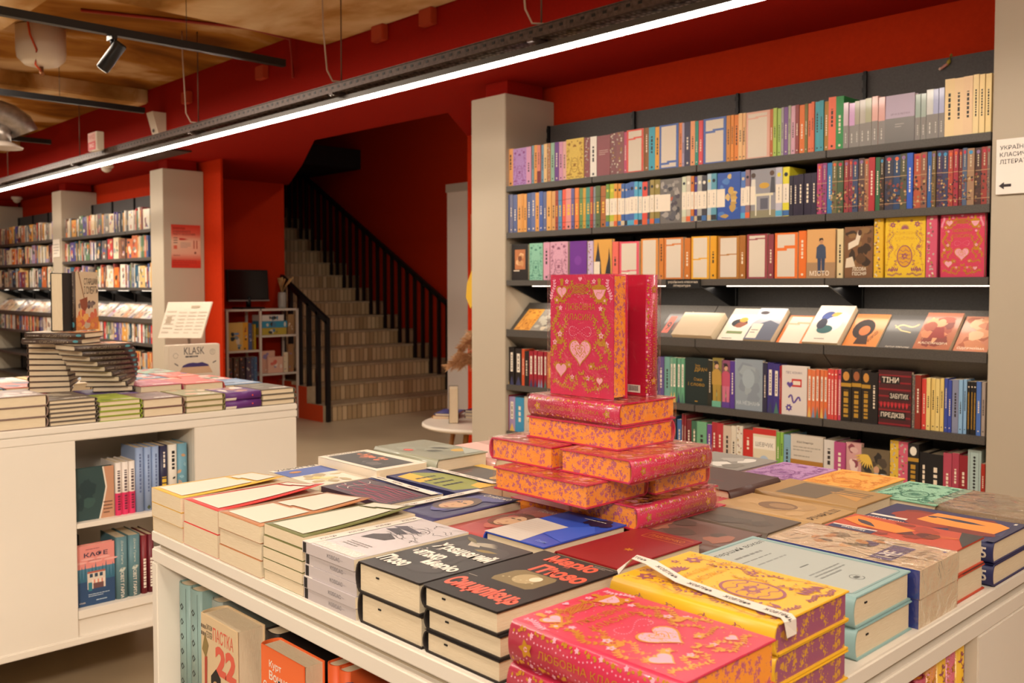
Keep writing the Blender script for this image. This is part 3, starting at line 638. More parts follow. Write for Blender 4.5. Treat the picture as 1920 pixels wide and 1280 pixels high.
# ---------------------------------------------------------------- books on the wall shelves
# x (mm), thickness or width (mm), height (mm), colour, kind
ROWS = {
  'R1':(1843,'-3537,20,190,9a6fa0,s;-3517,35,190,e8a565,s;-3482,102,190,b184c4,Flilac;-3380,34,190,cf93b4,s;-3346,17,190,6f9aa6,s;-3329,25,190,e39a45,s;-3304,24,190,d9806a,d;-3280,21,190,6d97b2,s;-3259,24,190,e3bd80,s;-3235,23,190,b27a4a,p;-3212,26,190,8fb59a,s;-3186,29,190,6b3485,s;-3157,26,190,cf8fae,s;-3131,23,190,dba6a0,s;-3108,118,190,dcbb4e,Fyellowpat;-2990,35,190,8a4b50,p;-2955,40,190,ece4d8,s;-2915,84,190,8c4a50,Fmaroon;-2831,37,190,7c4a4c,p;-2794,45,190,84504f,p;-2749,18,190,b8486e,s;-2731,98,190,d8503f,Fframe1;-2633,25,190,8a5a2a,s;-2608,35,190,3f9fb4,s;-2573,26,190,e2a030,s;-2547,104,190,4a66a8,Fframe2;-2443,18,190,e4864a,s;-2425,13,190,a295b0,s;-2412,30,190,3c3650,s;-2382,24,190,e39a68,s;-2358,18,190,2f8a78,s;-2340,22,190,d84a50,s;-2318,114,190,4f67a8,Fframe3;-2204,20,190,c98238,s;-2184,16,190,e08a34,s;-2168,23,190,dd8030,s;-2145,19,190,e2b47c,s;-2126,15,190,e6bd88,s;-2128,13,190,e4b07c,s;-2115,114,190,dba894,Fframe4;-2001,15,190,b8602c,s;-1986,17,190,a8bf58,s;-1969,17,190,a4c060,s;-1952,12,190,a39a9c,s;-1940,19,190,7a5590,s;-1921,12,190,a8a890,s;-1909,19,190,cfa0b0,s;-1890,17,190,8c3e3c,s;-1873,23,190,d9702c,s;-1850,13,190,77703a,s;-1837,15,190,e0724a,s;-1822,13,190,dd6c44,s;-1809,20,190,45a0ae,s;-1789,18,190,4098a8,s;-1771,18,190,a87a2c,s;-1753,30,197,e87050,s;-1723,31,201,2f8a48,s;-1692,20,170,c9b0bc,g;-1672,23,168,cfa0cc,g;-1649,19,172,a59c88,g;-1630,23,172,b8b0a4,g;-1607,24,172,aaa888,g;-1583,24,178,e0aca0,g;-1559,25,172,dba59c,g;-1534,109,172,b9a9bd,Flavgrey;-1425,19,165,9fb0a6,g;-1406,19,165,a4b2a8,g;-1387,25,172,cfd0cc,g;-1362,19,170,a9aed2,g;-1343,19,170,adb2d6,g;-1324,32,200,f0d29c,n;-1292,30,200,f0cfa0,n;-1262,31,200,eecba0,n;-1231,20,198,f2d79e,n;-1211,19,198,f2d598,n;-1192,20,198,f4d898,n'),
  'R2':(1605,'-3531,28,195,3e5590,s;-3503,25,195,6f708c,s;-3478,31,195,54608c,s;-3447,30,195,d99a4e,s;-3417,15,195,d8923c,s;-3402,23,195,dc9a48,s;-3379,29,195,44598c,s;-3350,32,195,5d6a9a,s;-3318,29,195,d9963e,s;-3289,28,195,3f5aa0,s;-3261,24,195,5c6288,s;-3237,31,195,dca050,s;-3206,28,195,cf9a5a,s;-3178,20,195,9c3a22,v;-3158,25,195,4f86b0,v;-3133,24,195,e0553c,v;-3109,36,195,d98a84,v;-3073,22,195,5b5a92,v;-3051,27,195,e07e34,v;-3024,24,195,5f8650,v;-3000,19,195,c9982c,v;-2981,29,195,3f8a78,v;-2952,19,195,a83c30,v;-2933,15,195,7f848e,v;-2918,30,195,4f6238,v;-2888,32,195,a5602c,v;-2855,21,195,6d8f3c,b;-2834,28,195,b5b62c,b;-2806,20,195,dc9a3c,b;-2786,22,195,d6913a,b;-2764,21,195,3c62a0,b;-2743,17,195,4468a8,b;-2726,13,195,3f63a4,b;-2713,27,195,4466a6,b;-2686,22,195,4fa3c4,b;-2664,21,195,50a2c0,b;-2643,32,195,d84a3c,b;-2611,14,195,3c3c48,b;-2597,24,195,9a8648,b;-2573,30,195,8a7a3a,b;-2543,119,195,6e6864,Flava;-2424,23,195,c9cdb4,b;-2401,23,195,c5b8a4,b;-2378,17,195,c8702c,b;-2361,15,195,44347c,b;-2346,25,195,a5a39c,b;-2321,25,195,3e3c44,b;-2296,21,195,a9bcc8,b;-2275,27,195,5a95a8,b;-2248,115,195,2f52a0,Fmap;-2133,23,195,5274b4,b;-2110,21,195,8d6e74,b;-2089,117,195,8f8c92,Fdesk;-1972,29,195,b8b4c0,b;-1943,29,195,d8cc34,b;-1914,18,158,231d30,n;-1896,20,158,2a2036,n;-1876,25,160,261d32,n;-1851,31,160,281e34,n;-1820,23,160,2b2138,n;-1796,21,195,b0406c,t;-1775,20,195,8c3c70,t;-1755,21,195,2f78b0,n;-1734,21,195,6a6440,t;-1713,25,195,44583c,t;-1688,19,195,9a3c40,t;-1669,15,195,8c3044,t;-1654,22,195,3c4868,t;-1632,24,195,5c4440,t;-1608,17,195,a06c4c,t;-1591,24,195,b03038,n;-1567,18,195,2f6440,n;-1549,16,195,3c2c20,t;-1533,32,195,3a3a4c,t;-1501,26,195,2c4468,t;-1475,25,195,50503c,t;-1450,22,195,2f58b8,n;-1428,26,195,b8583c,t;-1402,22,195,8c5c48,t;-1380,16,195,2f5fa0,n;-1364,15,195,6c5830,t;-1349,20,195,4c3858,t;-1329,21,195,3a3c5c,t;-1308,17,195,b04434,t;-1291,17,195,a42c40,t;-1274,13,195,742c2c,t;-1261,16,195,50607c,t;-1245,24,195,a07c60,t;-1221,21,195,4c302c,t;-1200,20,195,9a3c34,t;-1180,10,195,7c6c64,t'),
  'R3':(1362,'-3492,122,182,1c1410,Fportrait;-3363,98,186,8cc4aa,Fminty;-3263,43,185,d49ab0,s;-3217,122,185,d8a2b8,Fpinky;-3084,114,186,6c2a90,Fplain;-2967,34,184,c8b4d4,p;-2930,114,186,d9a048,Fcity;-2812,35,175,e46a5c,s;-2774,115,175,e0566a,Fframe5;-2647,96,178,d98a3c,Fframe0;-2548,26,178,d07f34,s;-2516,102,178,d07a38,Fframe6;-2411,31,178,c8742c,s;-2372,92,180,e6a82c,Fframe7;-2277,31,180,e0a024,s;-2240,103,178,b0742c,Fframe8;-2135,28,178,a5682a,s;-2102,95,177,984048,Fframe9;-2004,26,177,8c3c44,s;-1973,100,180,e6742c,Fframe10;-1871,32,182,e27028,s;-1837,119,187,d8a468,Fmisto;-1712,25,187,ddc89a,s;-1684,113,188,7c5638,Flisova;-1567,34,218,e2b42c,p;-1529,148,216,e8c02c,Fvelyk;-1378,37,220,cf5470,p;-1330,148,216,cf3a5a,Fpink'),
  'R5':(825,'-3532,28,192,201818,w;-3504,36,192,1e1514,w;-3464,48,190,241a18,w;-3414,21,188,c85028,n;-3393,31,180,1c1616,n;-3360,29,182,9c1c2c,w;-3329,24,182,a01e30,w;-3303,21,182,a42034,w;-3280,20,182,9c1c2c,w;-3258,21,182,a02030,w;-2547,34,198,5c4c84,n;-2513,31,196,6fa094,n;-2482,16,195,7ba488,w;-2466,21,195,5f9a7c,w;-2445,20,195,68a080,w;-2425,20,195,64a07c,w;-2405,121,200,1c2a28,Fdrach;-2284,22,196,2c2a20,n;-2262,46,205,8c7c3c,Ffigy;-2216,40,200,8c4c6c,Ffigp;-2176,24,195,54348c,n;-2152,132,205,8f9aa4,Fnezn;-2020,20,200,2f2c44,n;-2000,28,200,382f74,w;-1972,27,196,3a3078,w;-1945,6,192,b02c34,n;-1939,114,192,dcd0c8,Fwhitep;-1825,18,186,e27a48,w;-1807,17,186,e2784a,w;-1790,16,186,e0744a,w;-1774,16,186,e27a48,w;-1758,16,186,e0703c,w;-1742,14,190,dc4c44,c;-1728,14,190,dc4c44,c;-1714,13,190,dc4c44,c;-1701,14,190,d4506c,c;-1687,41,198,221c18,k;-1646,38,198,241c18,k;-1608,35,196,241d1a,k;-1573,29,190,1e1818,n;-1544,124,200,4c1c20,Ftini;-1420,12,190,6c6c68,p;-1408,22,190,8c2c20,n;-1386,18,182,d8443c,s;-1368,15,182,e8cc80,s;-1353,16,182,e6c878,s;-1337,15,182,e8cc80,s;-1322,14,182,e4c674,s;-1308,13,184,3c4ca0,s;-1295,14,184,3848a0,s;-1281,23,182,8488a0,n;-1258,14,186,8cb4d8,s;-1244,12,186,90b8dc,s;-1232,11,182,1c1a1a,c;-1221,10,182,1c1a1a,c;-1211,11,182,1c1a1a,c;-1200,16,182,4c70b8,s;-1184,13,182,ac9c90,s'),
  'R6':(583,'-3528,16,185,b02430,n;-3510,46,180,a08cb4,w;-3462,65,178,3c8cb4,n;-2440,25,170,3c6498,n;-2415,10,195,8c2c34,n;-2405,11,195,8c2c34,n;-2394,26,175,6c2028,s;-2368,30,170,3c644c,s;-2338,50,172,6ca47c,s;-2288,25,162,6c3c90,n;-2263,26,175,a82c34,s;-2237,31,172,b43038,s;-2206,39,165,c8b4a0,n;-2167,25,172,d8ccb8,s;-2142,30,172,dcd4c4,p;-2112,48,165,c02c24,d;-2064,107,172,d8ccb0,Fshevchuk;-1957,17,168,78a848,s;-1940,15,166,8cb84c,s;-1925,31,164,7ca4b8,s;-1894,139,170,cdc2b4,Fbook2tone;-1755,44,160,d4ccc4,s;-1711,45,160,b0487c,n;-1666,62,160,cf9c98,Fphoto;-1604,108,145,6c5c44,Fart;-1496,31,190,dcb43c,p;-1465,35,190,cf5c74,p;-1430,39,190,1e1a1a,k;-1391,33,160,141214,n;-1358,52,158,141214,n;-1306,29,172,b04458,s;-1277,25,172,a83c50,s;-1252,28,168,8c1c28,s;-1224,43,190,a8bcb8,z;-1181,14,145,b02c1c,s'),
}
ROWN = {'R1': 'top', 'R2': 'second', 'R3': 'third', 'R5': 'fifth', 'R6': 'sixth'}
WM = M('e6d8c4', .5); DK = M('201a18', .5); GO = M('c89a3c', .4, .4)
def sp_art(kind, col, seed):
    rr = random.Random(seed); lum = sum(int(col[i:i+2], 16) for i in (0, 2, 4))
    ink = M('2c2422', .5) if lum > 380 else M('e8d8c0', .5)
    def f(a):
        o = []
        if kind == 's':
            y = a*rr.uniform(.3, .45); h_ = a*rr.uniform(.22, .42); o += [rect(.38, y, .6, min(y+h_, a*.9), ink)] if 0 else lines_v(.36, y, .62, min(y+h_, a*.92), ink, rr)
            o.append(('P', ell(.5, a*.08, .16, n=8), ink))
        elif kind == 'n': o += lines_v(.38, a*.3, .62, a*.75, ink, rr)
        elif kind == 'd': o += [rect(0, 0, 1, a*.32, M('7c2430')), *lines_v(.4, a*.5, .6, a*.8, ink, rr)]
        elif kind == 'p':
            for i in range(int(a*5)): o.append(('P', leafp(rr.uniform(.15, .7), a*(i+.5)/(a*5), rr.uniform(0, 6), .28, .35), M(rr.choice(['b8a89c', 'a4803c', '8c4c50', 'd8c8b0']), .5)))
        elif kind == 'b': o += [rect(0, a*.28, 1, a*.66, WM), *lines_v(.44, a*.34, .56, a*.6, M('9a9088'), rr), rect(0, a*.02, 1, a*.13, M(rr.choice(['3c68a0', '2a2c34', 'c8b490', '4fa3c4', 'd86030']))), ('P', ell(.5, a*.85, .3, n=10), M(rr.choice(['d8c840', 'c8b490', '202838', 'e8e0d0'])))]
        elif kind == 'g': o += [rect(0, 0, 1, a*.50, M('8a8480', .5)), *lines_v(.4, a*.12, .58, a*.34, M('cfc8c0'), rr)]
        elif kind == 'v': o += lines_v(.30, a*.35, .7, a*.62, M('e0b040', .4), rr) + [rect(0, a*.18, 1, a*.188, DK), ('P', ell(.5, a*.07, .18, n=8), DK), rect(0, a*.74, 1, a*.748, DK)]
        elif kind == 't':
            for i in range(16): o.append(('P', leafp(rr.uniform(.05, .7), a*rr.uniform(.05, .55), rr.uniform(0, 6), .45, .4), M(rr.choice(['3c2c24', 'a08050', '6c4838', 'c8a470', '2c2c3c', '8c3c34']), .5)))
            o += [rect(0, a*.60, 1, a*.612, M('b8946c', .5)), rect(0, a*.115, 1, a*.125, M('b8946c', .5)), *lines_v(.4, a*.68, .6, a*.9, M('c8b898'), rr), ('P', ell(.5, a*.93, .28, a*.035, n=8), M(rr.choice(['3c90c0', 'd86030', 'c03048', '8c6c98'])))]
        elif kind == 'w': o += [rect(.25, a*.35, .72, a*.86, M('e8dccc')), *lines_v(.4, a*.4, .56, a*.8, M('6c5c54'), rr), ('P', [(.1, 0), (.9, 0), (.5, a*.24)], M(rr.choice(['7c8ca8', '4c7468', 'e0b860', '3c3c60'])))]
        elif kind == 'k': o += [rect(0, a*.66, 1, a*.73, GO), ('P', ell(.5, a*.86, .32, a*.09, n=10), M(rr.choice(['e8e0d0', 'c88a3c', 'a05c34']))), *lines_v(.28, a*.08, .72, a*.6, GO, rr)]
        elif kind == 'c': o += lines_v(.32, a*.1, .68, a*.8, GO if lum < 200 else M('f0d8c8'), rr) + [('P', ell(.5, a*.9, .25, n=10), ink)]
        elif kind == 'z':
            o += [('L', [(.16, a*.04), (.84, a*.04), (.84, a*.96), (.16, a*.96), (.16, a*.04)], .02, DK)]
            for i in range(14): o.append(('P', [(.5, a*(.09+.06*i)+.12), (.62, a*(.09+.06*i)), (.5, a*(.09+.06*i)-.12), (.38, a*(.09+.06*i))], DK))
        return o
    return f
def lines_v(x0, y0, x1, y1, m, rr):
    o = []; y = y0
    while y < y1:
        l = rr.uniform(.18, .5); e = min(y+l, y1); o.append(rect(x0, y, x1, e, m)); y = e + .14
    return o
def face_art(nm, col):
    g = M('6a4a20', .5)
    if nm.startswith('frame'): return lambda a: art_frame(int(nm[5:]), col, a)
    T_ = lambda s, x0, y0, x1, y1, m, b=0: ('T', s, x0, y0, x1, y1, m, b)
    def f(a):
        if nm == 'lilac': return art_easter(a, M('8c3c84', .5), None)
        if nm == 'yellowpat': return art_easter(a, M('9a6c1c', .5), None)
        if nm == 'maroon': return lines(.2, a*.52, .85, a*.66, 3, M('c8a49c'))
        if nm == 'lavgrey': return [rect(0, 0, 1, a*.52, M('7a7674', .3)), T_('ІРЧА БЛЮМКА', .2, a*.58, .85, a*.62, M('7c6c7c')), *lines(.35, a*.32, .65, a*.42, 2, M('b8b0a8'))]
        if nm == 'lava': return blobs(3, ['3c3c42', '5c5a60', '8c8680', '4a444c', 'a09890'], 40, a, .15, .4) + [('P', leafp(.5, a*.5, 1, .2), M('b0583c')), rect(0, a*.28, .5, a*.66, WM)]
        if nm == 'map': return blobs(8, ['c8a050', 'b8934c', 'd0b070', '4c78b8'], 16, a, .15, .4) + [rect(0, a*.28, .35, a*.66, WM)]
        if nm == 'desk': return [rect(0, 0, 1, a*.16, M('8c8468')), rect(.1, a*.45, .9, a*.5, M('d8cdb0')), rect(.2, a*.05, .25, a*.45, M('e0d8c0')), rect(.76, a*.05, .81, a*.45, M('e0d8c0')), ('P', ell(.55, a*.66, .2, a*.06), M('c89c3c')), ('P', ell(.12, a*.88, .09), M('4c3c34')), ('P', ell(.85, a*.9, .09), M('5c4438')), ('P', [(.02, a*.5), (.22, a*.5), (.2, a*.8), (.05, a*.8)], M('d8d0c4')), ('P', [(.78, a*.5), (.98, a*.5), (.95, a*.82), (.82, a*.82)], M('4c4c54')), rect(.4, a*.18, .7, a*.4, M('5c5c68')), rect(0, a*.28, .2, a*.66, WM)]
        if nm == 'portrait': return [rect(.22, a*.3, .85, a*.85, M('b87040')), *blobs(2, ['c8905c', '7c4428', 'e0b080'], 8, a, .2, .4, (.25, .35, .82, .8)), rect(.15, a*.25, .5, a*.28, WM)]
        if nm == 'minty': return art_easter(a, M('3c7c68', .5), None)
        if nm == 'pinky': return art_easter(a, M('8c5068', .5), None)
        if nm == 'city': return [('P', [(.05, 0), (.45, 0), (.4, a*.45), (.3, a*.75), (.25, a*.95), (.2, a*.75), (.1, a*.45)], M('2c2a30')), ('P', [(.6, 0), (.95, 0), (.92, a*.5), (.85, a*.8), (.8, a*.5), (.7, a*.3)], M('24242c')), rect(.02, a*.05, .35, a*.45, WM)]
        if nm == 'misto': return [rect(0, 0, 1, a*.32, M('a88460')), *figure(.52, a*.10, a*.72, M('2c2018'), M('c08c64'), M('3c4860'), M('34405c')), T_('МІСТО', .12, a*.05, .8, a*.15, M('f0e0c8'), .01)]
        if nm == 'lisova': return [*blobs(4, ['5c4028', '3c2c20', '8c6840'], 16, a, .2, .5), ('P', [(.15, a*.55), (.5, a*.65), (.62, a*.9), (.48, a*.92), (.4, a*.75), (.15, a*.68)], M('e0d0b8')), ('P', ell(.55, a*.88, .07, .1), M('4c3020')), ('P', [(.05, a*.2), (.4, a*.22), (.3, a*.42), (.08, a*.38)], M('dccab0')), T_('ЛІСОВА', .3, a*.14, .78, a*.21, M('f4e8d0'), .01), T_('ПІСНЯ', .3, a*.05, .78, a*.12, M('f4e8d0'), .01)]
        if nm == 'velyk': return art_easter(a)
        if nm == 'pink': return art_love(a)
        if nm == 'drach': return [T_('Іван', .45, a*.82, .65, a*.87, GO), T_('ДРАЧ', .42, a*.70, .95, a*.80, GO, .01), T_('Сонце', .4, a*.50, .75, a*.58, GO), T_('і слово', .15, a*.40, .85, a*.48, GO), rect(.44, a*.06, .56, a*.08, GO)]
        if nm in ('figy', 'figp'): return [*blobs(6, ['3c2c3c', '6c5c4c', '8c9c6c'], 10, a, .3, .7), *figure(.5, a*.12, a*.8, M('2c2018'), M('d0a080'), M('b89040' if nm == 'figy' else 'c05068'), M('a88838' if nm == 'figy' else 'c86c84')), rect(0, 0, 1, a*.12, M('6cac90' if nm == 'figy' else '5c3c8c'))]
        if nm == 'nezn': return [*blobs(9, ['8c969e', '9aa4aa', '848e98'], 12, a, .3, .7), ('P', ell(.5, a*.62, .22, .3), M('9eaab2')), T_('НА НЕЗНАНЬ', .08, a*.1, .92, a*.18, M('c4ccd0'), .01)]
        if nm == 'whitep': return [rect(0, 0, .04, a, M('b02c34')), T_('ПЕС КОНАН', .2, a*.84, .8, a*.89, M('6c5c78')), rect(.42, a*.58, .8, a*.74, M('c83c38')), rect(.47, a*.62, .75, a*.70, WM), ('P', heart(.35, a*.62, .12), M('5c4490')), ('L', wavy(.3, a*.35, .75, a*.3, .12, 14, 3), .06, M('5c4490')), *flower(.32, a*.15, .14, M('5c4490'), WM, 7)]
        if nm == 'tini': return [*[rect(.02, a*(.02+.0625*i*2), .98, a*(.05+.0625*i*2), M('8c1c24')) for i in range(8)], *[('P', [(.06+.11*i, a*.38), (.10+.11*i, a*.32), (.14+.11*i, a*.38), (.10+.11*i, a*.44)], M('c02c34')) for i in range(8)],
            rect(.08, a*.76, .66, a*.90, DK), T_('ТІНИ', .12, a*.78, .62, a*.88, WM, .015), rect(.34, a*.48, .94, a*.61, DK), T_('ЗАБУТИХ', .37, a*.50, .91, a*.59, WM, .01), rect(.06, a*.12, .84, a*.26, DK), T_('ПРЕДКІВ', .10, a*.14, .80, a*.24, WM, .015)]
        if nm == 'shevchuk': return [rect(0, a*.86, 1, a, M('c02c24')), rect(.04, a*.52, .96, a*.80, M('e8dfd0')), T_('ШЕВЧУК', .12, a*.58, .88, a*.68, M('5c5448')), ('P', ell(.5, a*.22, .22, .26), M('a8b8cc')), rect(.38, 0, .62, a*.25, M('28407c'))]
        if nm == 'book2tone': return [rect(0, 0, 1, a*.42, M('a8742c')), T_('Юрій Винничук', .2, a*.8, .7, a*.86, M('4c4844')), *lines(.08, a*.62, .92, a*.76, 2, M('a49c90')), *lines(.1, a*.48, .8, a*.56, 1, M('a49c90')), ('P', ell(.6, a*.2, .26, .12), M('8c5c20'))]
        if nm == 'photo': return blobs(12, ['d8b0a8', 'b06868', 'e8ccc0', '8c4450'], 16, a, .3, .7)
        if nm == 'art': return [*blobs(14, ['2c2824', '4c4034', '8c7c54'], 12, a, .3, .6), *[('P', leafp(.25, a*.85, -1.2-.22*i, .5, .08), M('e0b84c')) for i in range(9)], ('P', ell(.55, a*.5, .1, .13), M('c89878')), ('P', [(.3, a*.1), (.75, a*.1), (.62, a*.42), (.48, a*.42)], M('8ca4b0')), ('P', leafp(.6, a*.3, .4, .35), M('c8d0cc'))]
        if nm == 'plain': return [('P', ell(.5, a*.5, .2), M('7c38a0'))]
        return blobs(hash(nm) % 99, ['c8b490', '8c6c4c', '5c4c44'], 8, a)
    return f
SHELFCOUNT = 0
FACEL = {'lilac': 'lilac ornamented', 'yellowpat': 'yellow ornamented', 'maroon': 'plain maroon', 'lavgrey': 'lavender and grey', 'lava': 'grey rocky', 'map': 'blue map', 'desk': 'writing-desk scene', 'portrait': 'black portrait', 'minty': 'mint ornamented', 'pinky': 'pink ornamented', 'plain': 'plain purple', 'city': 'orange sunset towers', 'misto': 'sandy cover with blue-suited man', 'lisova': 'brown forest cover', 'velyk': 'tall yellow cover with egg', 'pink': 'tall pink cover with hearts', 'drach': 'black cover with gold lettering', 'figy': 'yellow-gowned figure', 'figp': 'pink-gowned figure', 'nezn': 'misty grey-blue', 'whitep': 'white cover with violet drawings', 'tini': 'folk-patterned', 'shevchuk': 'blue-doored', 'book2tone': 'grey and mustard', 'photo': 'pinkish photographic', 'art': 'straw-haired figure'}
def shelf_row(key, y, z, items, where, group, small=False):
    global SHELFCOUNT
    its = [i.split(',') for i in items.split(';')]
    names = [cname(i[3]) for i in its]
    for n, (x, t, h, c, k) in enumerate(its):
        x, t, h = float(x)/1000, float(t)/1000, float(h)/1000; SHELFCOUNT += 1; seed = SHELFCOUNT
        rr = random.Random(seed); h += rr.uniform(-.003, .003); dy = rr.uniform(0, .006)
        lk = names[n-1] if n else 'the pillar'; rk = names[n+1] if n+1 < len(its) else 'the shelf end'
        if k[0] == 'F':
            T = min(.03, .02 + rr.uniform(0, .008)); ms = book_meshes(t-.0015, h, T, c, art=face_art(k[1:], c), hard=not k[1:].startswith('frame'))
            r = mk_book(ms, TR(x, y + dy + T, z) @ FACE, '', group, name='notebook' if k.startswith('Fframe') else 'hardback_book')
            d = FACEL.get(k[1:]) or '%s-bordered white-panelled' % names[n]
            if ' cover' in d: lab = 'book facing out, %s, on %s' % (d, where)
            else: lab = '%s book facing out on %s, %s from the stair pillar' % (d, where, ordn(n+1))
        else:
            T = t - .0006; b_ = 0.0
            ms = book_meshes(.125, h, T, c, hard=t > .026, sart=sp_art(k, c, seed), bulge=b_, coat=.5 if k == 'g' else 0)
            r = mk_book(ms, TR(x, y + dy + b_, z) @ SPINE, '', group, name='hardback_book' if t > .026 else 'paperback_book')
            lab = '%s %s spine on %s, %s from the stair pillar' % ('thick' if t > .034 else 'slim' if t < .02 else 'upright', names[n], where, ordn(n+1))
        r['label'] = lab
for k, (z, s) in ROWS.items():
    shelf_row(k, 3.318, z/1000, s, 'the %s wall shelf' % ROWN[k], 'books on the %s shelf of the near wall' % ROWN[k])

# slanted display row
def tray_book(x, wd, ln, T, cov, art, label, z0=1.085, hard=False, yaw=0, lz=1.11, group='books lying on the slanted display shelf'):
    ms = book_meshes(wd, ln, T, cov, hard=hard, art=art, coat=.5)
    # cover looks up and out: tilted back 42 degrees
    return mk_book(ms, TR(x, 3.316, lz - .016) @ RZ(yaw) @ RX(rad(42)), label, group)
T_ = lambda s, x0, y0, x1, y1, m, b=0, an=0: ('T', s, x0, y0, x1, y1, m, b, an)
def A_swim(a): return [('L', wavy(.25, a*.62, .9, a*.75, .08, 10, 2), .05, M('e8d0a0')), ('L', [(.2, a*.7), (.45, a*.55), (.75, a*.5)], .04, M('e0c890')), T_('Артур Шніцлер', .2, a*.06, .9, a*.11, WM)]
def A_woman(a): return [*blobs(21, ['a04c34', 'c87c54', '7c3428', 'd89c70'], 18, a, .3, .7), ('P', ell(.5, a*.72, .12, .15), M('d8a078')), ('P', [(.3, a*.3), (.75, a*.3), (.62, a*.6), (.4, a*.6)], M('8c3028')), T_('КАССАНДРА', .1, a*.12, .9, a*.19, M('f0d8b8'), .01)]
def A_hair(a): return [*blobs(22, ['a85c3c', 'd89468', 'c88058', 'e8b48c'], 18, a, .3, .7), T_('ОДЕРЖИМА', .1, a*.08, .9, a*.15, M('f0e0c8'), .01)]
def A_orange(a): return [('P', ell(.4, a*.55, .32, .4, 16), M('2c1c18')), ('P', [(.3, a*.1), (.7, a*.1), (.6, a*.4), (.35, a*.4)], M('3c241c')), ('P', ell(.45, a*.5, .16, .2), M('c8703c')), T_('РОЗРОДУ', .55, a*.3, 1.0, a*.38, M('3c2418'), .01, 1.2)]
def A_bird(a): return [('P', ell(.5, a*.55, .3, .2), M('20242c')), ('P', ell(.6, a*.65, .16, .12), M('dc9c30')), ('P', leafp(.35, a*.45, .3, .5), M('8c4c34')), rect(.2, a*.22, .8, a*.3, M('7c8c5c')), *lines(.15, a*.06, .7, a*.12, 1, M('4c4440'))]
def A_fig(a): return [('P', ell(.4, a*.68, .2, .22), M('34488c')), ('P', ell(.6, a*.5, .25, .28), M('e8e4e0')), ('P', ell(.45, a*.35, .22, .16), M('2c5c5c')), ('P', ell(.3, a*.5, .14, .2), M('26263a')), ('P', leafp(.45, a*.72, .4, .3), M('dca040')), *lines(.3, a*.08, .7, a*.13, 1, M('6c5c54'))]
def A_mount(a): return [('P', [(0, a*.5), (.4, a*.9), (.7, a*.7), (1, a*.85), (1, a), (0, a)], M('c4ccd8')), ('P', [(0, 0), (1, 0), (1, a*.5), (.6, a*.62), (0, a*.4)], M('5c6070')), rect(.05, a*.05, .42, a*.5, WM), ('P', ell(.25, a*.85, .16, .08), M('3c3034')), *lines(.1, a*.2, .36, a*.35, 2, M('6c6460'))]
LOW = 'on the slanted display shelf'
for (x, wd, ln, T, cov, art, lab) in (
    (-3.47, .115, .165, .012, 'dc9a3c', lambda a: art_easter(a, M('a86420', .5), None), 'orange ornamented thin book lying %s next to the stair pillar' % LOW),
    (-3.35, .12, .165, .014, '8c847a', lambda a: blobs(31, ['b0a898', '6c645c', 'c8b8a0'], 14, a, .2, .5), 'grey-brown photo-cover book %s beside the orange ornamented one' % LOW),
    (-2.56, .115, .175, .012, '4c4440', lambda a: [rect(.15, a*.2, .45, a*.8, M('d86c5c')), rect(.55, a*.3, .9, a*.6, M('7c5c54')), ('T', '9', .2, a*.3, .4, a*.6, M('4c4440'), .02)], 'dark book with coral panels %s, half hidden by the pink pyramid' % LOW),
    (-2.455, .205, .14, .04, 'c8b294', None, 'thick plain beige book laid sideways %s' % LOW),
    (-2.235, .125, .195, .016, 'e8dccb', A_bird, 'white paperback with a dark bird-like figure %s' % LOW),
    (-2.10, .125, .185, .03, 'b0b0b8', A_mount, 'pale mountain-photo book with white label %s' % LOW),
    (-1.962, .115, .165, .012, 'dc7434', lambda a: art_frame(3, '', a), 'orange-framed white notebook %s between two thicker books' % LOW),
    (-1.838, .145, .205, .032, 'e6dac8', A_fig, 'tall white book with blue and white figures %s' % LOW),
    (-1.682, .13, .18, .014, 'd88440', A_orange, 'orange book with a black silhouette %s' % LOW),
    (-1.545, .125, .18, .012, '54504e', A_swim, 'dark grey book with a pale swimming figure %s' % LOW),
    (-1.413, .125, .185, .024, 'b06848', A_woman, 'brick-red book with a seated woman %s' % LOW),
    (-1.280, .112, .18, .014, 'c88060', A_hair, 'copper-coloured book at the far end of the slanted display shelf, beside the big sign'),
):
    tray_book(x, wd, ln, T, cov, art, lab)
b = B(); b.box(0, .178, -.006, 0, 0, .040, BLACKM)
draw(b, [T_('українська класична', .012, .020, .166, .034, WM), T_('література', .04, .005, .13, .018, WM)], planef((0, -.006, 0), (1, 0, 0), (0, 0, 1)))
tag(b.obj('shelf_label', None, (-2.486, 3.297, 1.322)), 'small black shelf label with white lettering clipped under the third shelf', 'shelf label')
b = B(); b.tube([(0, 0, .02), (.02, -.01, .05), (.03, -.005, .08)], [.012, .014, .008], M('b8a030', .5)).tube([(-.04, -.01, .0), (-.01, -.012, .018), (.01, -.01, .03)], [.010, .012, .01], M('d89888', .5)).lathe([(.004, -.01), (.012, 0), (.004, .012)], M('e0c0a8', .5), (-.045, -.012, 0), 10).lathe([(.004, -.01), (.012, 0), (.004, .012)], M('8c7c28', .5), (.032, -.005, .09), 10)
toy = b.obj('dangling_toy', None, (-1.435, 3.612, 2.145)); toy.scale = (.5, .5, .5)
tag(toy, 'tiny pink and yellow figurine hooked on the grey back panel', 'toy')
